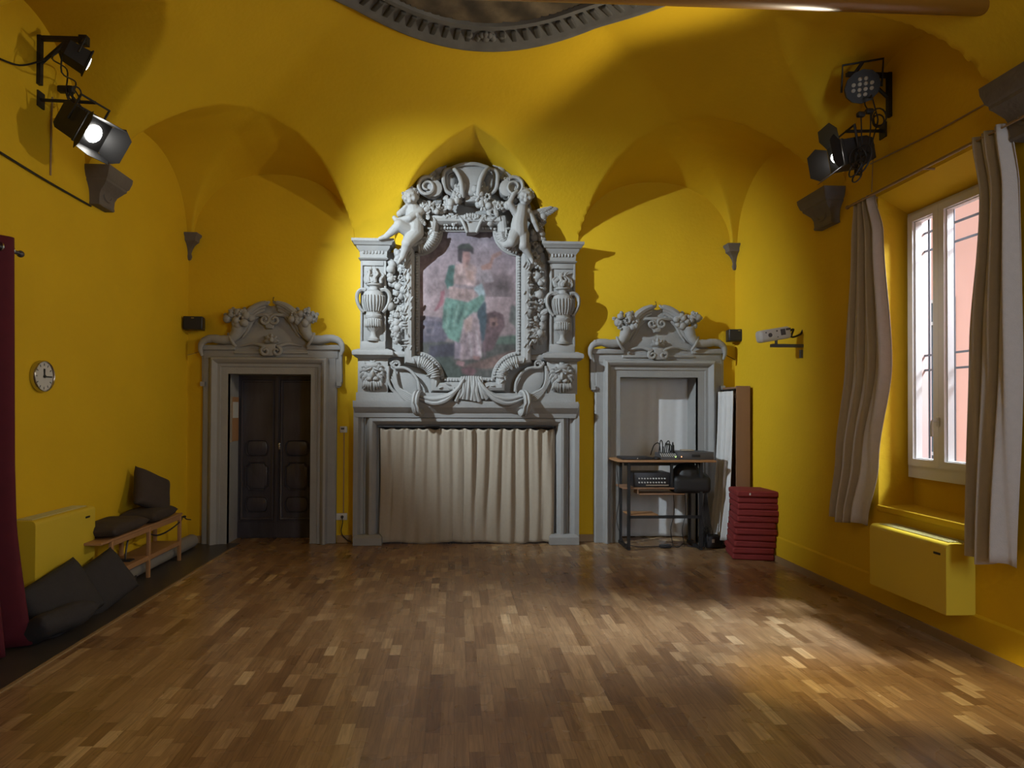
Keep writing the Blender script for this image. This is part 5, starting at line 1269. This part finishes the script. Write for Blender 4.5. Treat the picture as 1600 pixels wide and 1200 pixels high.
def fresnel(loc, target, X, side, lab, size=.115, glow=True, doors=(55, 60, 35, 40), lr_=.6):
    loc = Vector(loc); t = thing('stage_lamp', loc, lab, 'stage light'); Mx = orient(loc, target)
    mb = MB(); mb.M = Mx; mb.loft([(-size*.8, size*.8, -size*.8, size*.8, .30), (-size, size, -size, size, .24), (-size, size, -size, size, .06), (-size*1.05, size*1.05, -size*1.05, size*1.05, .05), (-size*1.05, size*1.05, -size*1.05, size*1.05, .035)])
    for i in range(6): mb.box((0, size+.004, .08+i*.028), (size*1.5, .01, .008))
    mb.build('housing', 'black', t, angle=25)
    mb = MB(); mb.M = Mx; mb.lathe((0, 0, .028), [(size*lr_, 0), (size*lr_*.9, -.008), (size*lr_*.6, -.018), (.01, -.022)], 24); mb.build('lens', 'glow' if glow else 'led', t)
    # four flaps hinged on the front edges
    for k, (ang, ln) in enumerate(zip(doors, (.16, .16, .15, .15))):
        mb = MB(); mb.M = Mx @ Matrix.Rotation(PI/2*k, 4, 'Z') @ Matrix.Translation((0, size, .03)) @ Matrix.Rotation(math.radians(-(90-ang)), 4, 'X')
        w0, w1 = size*.95, size*1.35
        mb.add([(-w0, 0, -.001), (w0, 0, -.001), (w1, ln*.55, -.001), (w0*.9, ln, -.001), (-w0*.9, ln, -.001), (-w1, ln*.55, -.001), (-w0, 0, .002), (w0, 0, .002), (w1, ln*.55, .002), (w0*.9, ln, .002), (-w0*.9, ln, .002), (-w1, ln*.55, .002)],
               [(0, 1, 2, 3, 4, 5), (11, 10, 9, 8, 7, 6)]+[(i, (i+1) % 6, 6+(i+1) % 6, 6+i) for i in range(6)])
        mb.build('barn_door', 'black', t, smooth=False)
    mb = MB(); mb.M = Mx
    mb.tube([(-size-.02, 0, .15), (-size-.02, size+.09, .15), (size+.02, size+.09, .15), (size+.02, 0, .15)], .010, 6); mb.build('yoke', 'black', t, smooth=False)
    top = Mx @ Vector((0, size+.09, .15))
    mb = MB(); mb.tube([top, (X, top.y+.02, top.z+.02)], .013, 8); mb.box((X+side*.006, top.y+.02, top.z+.02), (.012, .08, .12)); mb.build('wall_arm', 'black', t)
    return t
fresnel(STAR-(STAR_T-STAR).normalized()*.03, STAR_T, XL, 1, 'lit square stage lamp with open flaps on the left wall, shining into the room', doors=(12, 30, 12, 30))
fresnel(RLAMP-(RLAMP_T-RLAMP).normalized()*.03+Vector((.03, .03, 0)), RLAMP+Vector((-1, .10, -.18)), XR, -1, 'lit square stage lamp with black flaps on the right wall below the round lamp', .10, doors=(70, 35, 30, 38), lr_=.42)
# upper left flood
bl = S(64, 60, XL+.02); t = thing('stage_lamp', (XL, bl.y, bl.z), 'black stage lamp hanging from a triangular bracket high on the left wall', 'stage light')
zb1 = S(60, 130, XL+.02).z; bracket(t, XL, 1, bl.y, bl.z, .36, bl.z-zb1)
KL = KEY-(KEY_T-KEY).normalized()*.05; Mx = orient(KL, KEY_T) @ Matrix.Diagonal((.72, .72, .72, 1))
mb = MB(); mb.M = Mx; mb.loft([(-.05, .05, -.05, .05, .26), (-.085, .085, -.085, .085, .22), (-.095, .095, -.095, .095, .03), (-.11, .11, -.11, .11, .02), (-.11, .11, -.11, .11, .008)]); mb.build('housing', 'black', t, angle=25)
mb = MB(); mb.M = Mx; mb.lathe((0, 0, .004), [(.07, 0), (.05, -.006), (.01, -.01)], 20); mb.build('lens', 'glow_soft', t)
mb = MB(); mb.M = Mx; mb.tube([(-.12, 0, .12), (-.12, .17, .12), (.12, .17, .12), (.12, 0, .12)], .009, 6, closed=False); mb.build('yoke', 'black', t, smooth=False)
top = Mx @ Vector((0, .17, .12)); mb = MB(); mb.tube([top, (XL+.34, bl.y, bl.z)], .014, 8); mb.box((XL+.34, bl.y, bl.z-.01), (.06, .05, .07)); mb.build('clamp', 'black', t)
rg = random.Random(2)
mb = MB(); cc = S(112, 148, XL+.14); coil(mb, cc, .075, 4, rg); mb.rbox(cc+Vector((-.03, -.02, .03)), (.12, .05, .05), .01)
back = Mx @ Vector((0, 0, .24)); ctube(mb, [back, back+Vector((-.05, -.05, -.1)), cc+Vector((-.04, 0, .2)), cc+Vector((-.03, -.02, .04))], .006); ctube(mb, [back, back+Vector((.02, -.05, -.2)), cc+Vector((.03, 0, .1)), cc], .006)
ctube(mb, [cc, cc+Vector((.1, .05, -.15)), STAR+Vector((-.2, .1, .15))], .006); tag(mb.build('cable_coil', 'black'), 'coiled black cable on the left wall between the two lamps', 'cable')
wire([S(0, 92, XL+.02), S(30, 102, XL+.02), S(58, 97, XL+.03), S(80, 88, XL+.1), Vector(back)], .007, 'black cable sagging from the left edge to the bracket lamp')
wire([S(82, 152, XL+.006), S(80, 200, XL+.006), S(79, 274, XL+.006)], .007, 'thin brown cable running straight down the left wall below the bracket', 'skirt')
# right LED par
lr = S(1388, 118, XR-.02); t = thing('led_par_lamp', (XR, lr.y, lr.z), 'round black lamp with twelve small lenses on the right wall bracket', 'stage light')
zb1 = S(1388, 183, XR-.02).z; bracket(t, XR, -1, lr.y, lr.z, .36, lr.z-zb1)
pc = W(1348, 135, lr.y-.02); Mx = orient(pc, pc+Vector((-.45, -1, -.42)))
mb = MB(); mb.M = Mx; mb.lathe((0, 0, 0), [(.115, .0), (.125, .0), (.125, .03), (.115, .04), (.115, .14), (.09, .19), (.03, .2)], 12); mb.build('housing', 'black', t, angle=20)
mb = MB(); mb.M = Mx; mb.lathe((0, 0, .012), [(.115, 0), (.115, -.006)], 24); fpl = mb.build('front_plate', 'black', t)
for (u, v) in [(-.5, 1), (.5, 1), (-1.5, 0.33), (-.5, .33), (.5, .33), (1.5, .33), (-1.5, -.4), (-.5, -.4), (.5, -.4), (1.5, -.4), (-.5, -1.1), (.5, -1.1)]:
    mb = MB(); mb.M = Mx; mb.ell((u*.042, v*.055, .004), (.017, .017, .012), seg=10, rings=6); mb.build('lens', 'led', fpl)
mb = MB(); mb.M = Mx; mb.tube([(-.14, -.02, .06), (-.14, .18, .06), (.14, .18, .06), (.14, -.02, .06)], .009, 6); mb.build('yoke', 'black', t, smooth=False)
top = Mx @ Vector((0, .18, .06)); mb = MB(); mb.tube([top, (XR-.30, lr.y, lr.z)], .014, 8); mb.build('clamp', 'black', t)
mb = MB(); c1_ = S(1372, 187, XR-.1); coil(mb, c1_, .065, 3, rg); mb.rbox(W(1345, 179, lr.y-.1), (.06, .04, .04), .012); mb.rbox(W(1358, 174, lr.y-.08), (.06, .04, .04), .012)
ctube(mb, [pc+Vector((.05, .05, -.1)), W(1352, 165, lr.y-.05), W(1358, 174, lr.y-.08)], .005); ctube(mb, [pc+Vector((.1, .05, -.08)), W(1362, 150, lr.y-.1), c1_], .005)
ctube(mb, [W(1345, 179, lr.y-.1), W(1346, 200, lr.y-.1), W(1346, 236, lr.y-.1)], .005); ctube(mb, [W(1360, 176, lr.y-.1), W(1360, 205, lr.y-.1), W(1355, 240, lr.y-.1)], .005); ctube(mb, [c1_, W(1366, 210, lr.y-.08), W(1356, 250, lr.y-.08)], .005)
c2_ = W(1346, 250, lr.y-.12); coil(mb, c2_, .08, 5, rg); coil(mb, W(1336, 272, lr.y-.12), .06, 2, rg)
tag(mb.build('cable_coil', 'black'), 'tangled black cables hanging between the two right wall lamps', 'cable')
# ---- short projector on the right wall
a, b = S(1186, 527, XR-.32), S(1232, 520, XR-.18)
y_p = S(1252, 540, XR).y
pa, pb = W(1184, 527, y_p-.05), W(1232, 519, y_p-.02)
t = thing('wall_projector', (XR, y_p, pa.z-.1), 'white tubular projector with cable on a wall arm above the cushion stack', 'projector')
d_ = (pb-pa); mb = MB(); Rp = d_.to_track_quat('X', 'Z').to_matrix(); L_ = d_.length; mb.rbox((pa+pb)/2, (L_, .11, .12), .03, R=Rp); mb.build('body', 'white', t)
mb = MB()
for u, v, r_ in ((-.2, .0, .030), (-.32, .03, .01), (.03, .03, .011), (.03, -.03, .008)): mb.lathe((pa+pb)/2+Rp @ Vector((u*L_, -.053, v)), [(r_*.7, 0), (r_*.7, .006)], 14, R=Rp @ Matrix.Rotation(PI/2, 3, 'X'))
mb.box((pa+pb)/2+Rp @ Vector((.22*L_, -.056, .01)), (.05, .004, .06), R=Rp); mb.box((pa+pb)/2+Rp @ Vector((.40*L_, -.056, .03)), (.05, .004, .02), R=Rp); mb.build('port', 'grey_plastic', t)
mb = MB(); ctube(mb, [pb, pb+Vector((.05, 0, .03)), pb+Vector((.02, -.02, -.05)), pb+Vector((.12, 0, -.02)), pb+Vector((.15, 0, .02)), pb+Vector((.17, 0, -.06)), pb+Vector((.17, .03, -.16))], .010); mb.build('cable', 'black', t)
qa, qb = W(1205, 540, y_p-.02), W(1249, 540, y_p-.02)
mb = MB(); mb.box(((qa.x+XR)/2, y_p-.02, qa.z), (XR-qa.x, .05, .03)); mb.tube([((qa.x+.05), y_p-.02, qa.z), ((qa.x+.05), y_p-.02, (pa.z+pb.z)/2-.04)], .014); mb.box((XR-.012, y_p-.02, qa.z-.08), (.024, .03, .08)); mb.build('wall_arm', 'grey_plastic', t, smooth=False)
# ---- fabric fronted cabinet in the right corner
ycf, ycb = 7.26, 7.68; xc0 = W(1151, 700, ycf).x; xc1 = XR-.04; zc = W(1170, 603, ycf).z
t = thing('changing_cabinet', ((xc0+xc1)/2, (ycf+ycb)/2, 0), 'tall brown laminate cabinet with a white curtain front in the right corner', 'cabinet')
mb = MB(); mb.bb(xc0, xc1, ycf, ycf+.025, .05, zc); mb.build('side_panel', 'wood_panel', t, smooth=False)
mb = MB(); mb.bb(xc0, xc1, ycb-.025, ycb, .05, zc); mb.build('side_panel', 'wood_panel', t, smooth=False)
mb = MB(); mb.bb(xc1-.02, xc1, ycf+.025, ycb-.025, .05, zc); mb.build('back_panel', 'wood_panel', t, smooth=False)
mb = MB(); mb.bb(xc0, xc1-.02, ycf+.025, ycb-.025, zc-.03, zc-.01); mb.build('top_panel', 'wood_panel', t, smooth=False)
mb = MB(); mb.bb(xc0+.01, xc1-.02, ycf+.02, ycb-.02, .0, .07); mb.build('base', 'wood_panel', t, smooth=False)
mb = MB(); mb.tube([(xc0-.02, ycf, zc-.04), (xc0-.02, ycb-.03, zc-.04)], .008)
for i in range(8): y_ = ycf+.03+i*.038; mb.box((xc0-.03, y_, zc-.05), (.012, .014, .03))
mb.build('curtain_rail', 'black', t, smooth=False)
def cedge(v): return (ycf+.0+.02*v, ycb-.02)
mb = cloth(0, 1, .10, zc-.06, xc0-.04, 5, .028, 7, nx=90, nz=30, axis='y', edge=cedge); mb.v = [(v[0]-.10*((zc-v[2])/zc)**2, v[1], v[2]) for v in mb.v]
c = mb.build('cloth', 'white_cloth', t, angle=180); thicken(c)
# ---- red cushions
base = FL(1151, 875); n = 11; th = W(1151, 765, base.y).z/n*.985
rg = random.Random(12); ang0 = math.radians(14)
cz = 0
sc_ = .43
desc = {0: 'dark red square pad at the very bottom of the stack', n-1: 'dark red square pad with a white tag on top of the stack'}
ords = ['bottom', 'second', 'third', 'fourth', 'fifth', 'sixth', 'seventh', 'eighth', 'ninth', 'tenth', 'top']
px_ = W(1151, 870, base.y).x
for i in range(n):
    a = ang0+rg.uniform(-.05, .05); R_ = Matrix.Rotation(-a, 3, 'Z'); off = Vector((rg.uniform(-.012, .012), rg.uniform(-.012, .012), 0)); 
    lean = Vector((.045*min(i, 7)/7, 0, 0)) if i < 5 else Vector((.04, 0, 0))
    c = Vector((px_+.215, base.y+.17, th*(i+.5)))+off+lean
    lab = f'dark red square cushion, {ords[i]} from the floor in the stack of cushions' if 0 < i < n-1 else desc[i]
    mb = MB(); t = thing('square_cushion', (c.x, c.y, th*i), lab, 'cushion', 'red cushions stacked in front of the cabinet')
    mb.rbox(c, (sc_, sc_, th*.97), .022, R=R_, seg=4); mb.build('pad', 'red_pad', t, angle=60)
    mb = MB(); h_ = sc_/2+.001; cr = [R_ @ Vector((sx*h_, sy*h_, 0)) for sx, sy in ((-1, -1), (1, -1), (1, 1), (-1, 1))]
    pts = []
    for k in range(4):
        a_, b_ = cr[k], cr[(k+1) % 4]; pts += [c+a_.lerp(b_, .07), c+a_.lerp(b_, .5), c+a_.lerp(b_, .93)]
    mb.tube([p+Vector((0, 0, th*.28)) for p in pts], .004, 5, closed=True); mb.build('piping', 'red_pad', t)
    if i == n-1: mb = MB(); mb.box(c+R_ @ Vector((-.08, -sc_/2-.003, .0)), (.014, .004, .024), R=R_); mb.build('tag', 'white', t, smooth=False)
# ---- equipment table
yt = 7.22; xa_, xb_ = W(965, 718, yt).x, W(1118, 720, yt).x; zt = W(1040, 719, yt).z
t = thing('equipment_table', ((xa_+xb_)/2, yt+.2, 0), 'black metal workstation table with a thin wooden top before the right doorway', 'table')
mb = MB(); mb.rbox(((xa_+xb_)/2, yt+.2, zt-.012), (xb_-xa_, .46, .024), .004); mb.build('table_top', 'wood_beech', t)
xl_, xr_ = W(983, 800, yt).x, W(1096, 800, yt).x
for x_, sg in ((xl_, 1), (xr_, -1)):
    mb = MB(); mb.tube([(x_, yt+.02, .03), (x_+sg*-.0, yt+.20, zt-.06)], .017, 8) if False else mb.bb(x_-.016, x_+.016, yt+.0, yt+.035, .03, zt-.03)
    mb.bb(x_-.016, x_+.016, yt+.0, yt+.42, 0.01, .045); mb.bb(x_-.014, x_+.014, yt+.36, yt+.39, .03, zt-.03); mb.bb(x_-.016, x_+.016, yt-.0, yt+.42, zt-.05, zt-.025)
    mb.build('leg', 'black', t, smooth=False)
mb = MB(); zz1 = W(1040, 808, yt).z; mb.bb(xl_, xr_, yt+.0, yt+.03, zz1-.016, zz1+.016); mb.bb(xl_, xr_, yt+.2, yt+.23, zt-.08, zt-.045); mb.build('cross_bar', 'black', t, smooth=False)
mb = MB(); mb.rbox((xl_+.17, yt+.14, zz1+.02), (.34, .26, .016), .004); mb.build('foot_shelf', 'wood_beech', t)
zsh = W(1040, 762, yt).z
mb = MB(); mb.rbox(((xl_+xr_)/2, yt+.2, zsh-.012), (xr_-xl_+.12, .36, .02), .004); mb.build('middle_shelf', 'wood_panel', t)
mb = MB(); mb.rbox(((xl_+xr_)/2-.04, yt+.10, zsh-.075), (.52, .22, .014), .004)
for s2 in (-.27, .27): mb.bb((xl_+xr_)/2-.04+s2-.006, (xl_+xr_)/2-.04+s2+.006, yt+.02, yt+.18, zsh-.075, zsh-.02)
mb.build('keyboard_tray', 'wood_panel', t)
xm_ = W(1051, 740, yt).x
mb = MB(); mb.bb(xm_-.014, xm_+.014, yt+.02, yt+.05, zsh, zt-.024); mb.build('rack_post', 'black', t, smooth=False)
# on the table
def boxthing(name, c, d, mat, lab, cat, r=.008, extras=()):
    t_ = thing(name, (c[0], c[1], c[2]-d[2]/2), lab, cat); mb = MB(); mb.rbox(c, d, r); mb.build('body', mat, t_)
    for nm, cc, dd, mt in extras: mb = MB(); mb.rbox(Vector(c)+Vector(cc), dd, .003); mb.build(nm, mt, t_)
    return t_
boxthing('closed_laptop', (W(993, 714, yt+.1).x, yt+.14, zt+.017), (.36, .26, .03), 'black_plastic', 'closed black laptop lying on the left end of the equipment table', 'laptop', extras=[('badge', (0, -.131, 0), (.02, .003, .008), 'chrome')])
mb = MB(); mb.ell((W(1026, 716, yt+.05).x, yt+.06, zt+.018), (.04, .055, .02)); tag(mb.build('computer_mouse', 'black_plastic'), 'small black mouse left of the mixer on the table top', 'mouse')
mxx = W(1043, 712, yt+.1).x; t2 = thing('audio_mixer', (mxx, yt+.12, zt), 'small grey mixer with plugged cables on the table top', 'mixer')
mb = MB(); mb.loft([(mxx-.10, mxx+.10, yt+.02, yt+.26, zt+.001), (mxx-.10, mxx+.10, yt+.02, yt+.26, zt+.03), (mxx-.10, mxx+.10, yt+.12, yt+.26, zt+.075)]); mb.build('body', 'grey_plastic', t2, smooth=False)
mb = MB()
for i in range(8): 
    for j in range(3): mb.lathe((mxx-.085+i*.024, yt+.04+j*.025, zt+.034+j*.011), [(.006, 0), (.006, .014)], 8)
mb.build('knob', 'white', t2)
mb = MB(); mb.ell((mxx+.07, yt+.025, zt+.035), .006, seg=8, rings=6); mb.build('indicator', emis('green_indicator', (.5, 1, .2), 2), t2)
mb = MB(); rg = random.Random(6)
for i in range(9):
    a0 = Vector((mxx-.09+i*.022, yt+.14, zt+.06)); h_ = rg.uniform(.08, .17); dx = rg.uniform(-.12, .10)
    ctube(mb, [a0, a0+Vector((dx*.3, .0, h_)), a0+Vector((dx, .05, h_*.8)), a0+Vector((dx*1.3, .12, -.02))], .006)
mb.tube([(mxx+.07, yt+.13, zt+.06), (mxx+.07, yt+.13, zt+.16)], .010)
mb.build('audio_lead', 'black', t2)
sx0, sx1 = W(1059, 710, yt+.05).x, W(1115, 710, yt+.05).x
boxthing('stereo_amplifier', ((sx0+sx1)/2, yt+.19, zt+.047), (sx1-sx0, .30, .09), 'grey_plastic', 'dark grey stereo unit with a red light on the right end of the table', 'stereo', extras=[('display', (.0, -.151, 0), (.10, .004, .03), 'black'), ('indicator', (-.17, -.152, -.01), (.01, .004, .01), 'ledon'), ('foot', (.12, -.10, -.048), (.03, .03, .008), 'black')])
boxthing('cable_box', ((sx0+sx1)/2-.06, yt+.16, zt+.104), (.14, .10, .018), 'linen', 'small beige box lying on top of the stereo unit', 'box')
# on the shelf
rx0, rx1 = W(992, 750, yt).x, W(1049, 750, yt).x
t2 = thing('rack_amplifier', ((rx0+rx1)/2, yt+.15, zsh), 'black rack mixer with pale controls on the middle shelf of the table', 'amplifier')
mb = MB(); mb.rbox(((rx0+rx1)/2, yt+.18, zsh+.085), (rx1-rx0, .28, .165), .006); mb.build('body', 'black_plastic', t2)
mb = MB()
for i in range(10): 
    for j in range(2): mb.lathe((rx0+.06+i*.033, yt+.04, zsh+.055+j*.045), [(.009, 0), (.008, .014)], 8, R=Matrix.Rotation(PI/2, 3, 'X'))
mb.build('knob', 'white', t2); mb = MB(); mb.bb(rx0+.14, rx1-.02, yt+.032, yt+.04, zsh+.018, zsh+.03); mb.build('label_strip', 'linen', t2, smooth=False)
bgx = W(1083, 750, yt).x
mb = MB(); mb.ell((bgx-.02, yt+.16, zsh+.15), (.17, .15, .12)); mb.rbox((bgx, yt+.12, zsh+.03), (.44, .26, .20), .05); mb.ell((bgx+.1, yt+.14, zsh+.09), (.14, .13, .09))
o = mb.build('black_bag', 'black'); blob(o, .012, 4); o.location.z += .0; tag(o, 'slumped black bag on the right part of the middle shelf', 'bag')
# floor clutter
pfl = W(1038, 857, 7.15); c = FL(1039, 856)
mb = MB(); mb.rbox((c.x, c.y, .02), (.13, .06, .036), .008, R=Matrix.Rotation(.05, 3, 'Z')); 
ctube(mb, [(c.x-.06, c.y, .02), (c.x-.15, c.y+.04, .008), (c.x-.28, c.y+.02, .008), (c.x-.38, c.y+.1, .008)], .005); ctube(mb, [(c.x+.06, c.y, .02), (c.x+.16, c.y+.0, .01), (c.x+.24, c.y+.07, .03), (c.x+.32, c.y+.02, .01), (c.x+.4, c.y-.02, .008)], .006)
tag(mb.build('power_adapter', 'black_plastic'), 'black power adapter with leads lying on the parquet under the table', 'adapter')
for (x_, lab) in ((1052, 'middle'), (1070, 'right')):
    mb = MB(); a = W(x_, 768, yt+.2); ctube(mb, [a, a+Vector((.01, 0, -.25)), a+Vector((-.03, 0, -.45)), Vector((a.x-.0, yt+.2, .01))], .004); tag(mb.build('hanging_cable', 'black'), f'thin black cable hanging from the table shelf, the {"one nearer the foot shelf" if lab == "middle" else "one nearer the right leg"}', 'cable')
mb = MB(); a = W(966, 722, yt+.05); ctube(mb, [a, a+Vector((-.01, .02, -.08)), a+Vector((.02, .03, -.4)), a+Vector((.0, .05, -.7)), a+Vector((.12, .05, -1.03))], .004); tag(mb.build('hanging_cable', 'black'), 'thin black cable hanging from the left end of the table top', 'cable')
c = FL(1118, 858); t2 = thing('battery_charger', (c.x, c.y+.05, 0), 'black box with small lights on the floor beside the red cushions', 'charger')
mb = MB(); mb.rbox((c.x, c.y+.1, .075), (.19, .16, .14), .015); mb.build('body', 'black_plastic', t2)
mb = MB(); mb.box((c.x-.02, c.y+.018, .09), (.03, .004, .04)); mb.build('label_plate', 'led', t2, smooth=False); mb = MB(); coil(mb, (c.x-.08, c.y+.08, .17), .05, 4, random.Random(3), .005); coil(mb, (c.x-.14, c.y+.05, .10), .06, 4, random.Random(5), .005); mb.build('lead', 'black', t2)
mb = MB(); a = W(1102, 765, yt+.1)
for i in range(6): ctube(mb, [a+Vector((.01*i, .02*i, 0)), a+Vector((.015*i-.02, .03, -.3)), a+Vector((.02*i, .05, -.5)), (a.x+.04*i-.05, yt+.1+.03*i, .012)], .005)
tag(mb.build('cable_bundle', 'black'), 'bundle of black cables falling beside the right table leg', 'cable')
o = MB(); o.add([(0, 0, 0)]*1, []) if False else None
# small hooks over the doors
for (x_, y_, lab) in ((428, 468, 'small metal hook in the wall above the left door pediment'), (1024, 475, 'small metal hook in the wall above the right door pediment')):
    c = W(x_, y_, D-.01); mb = MB(); mb.tube([c+Vector((0, .012, .03)), c+Vector((0, -.02, .02)), c+Vector((0, -.03, -.01)), c+Vector((0, -.015, -.03)), c+Vector((0, -.045, -.02))], .004, 6); tag(mb.build('wall_hook', 'black'), lab, 'hook')
wire([W(1130, 553, D-.006), W(1148, 562, D-.006), W(1158, 571, D-.006), W(1161, 566, D-.006)], .004, 'short thin cable end on the wall right of the right door surround', 'black')
wire([W(288, 556, D-.006), W(300, 553, D-.006), W(318, 548, D-.006)], .003, 'thin cable crossing to the left door surround below the loudspeaker', 'skirt')
for ob in bpy.data.objects:
    if ob.parent is None and 'label' in ob and ob.name.startswith('curtain') and False: pass
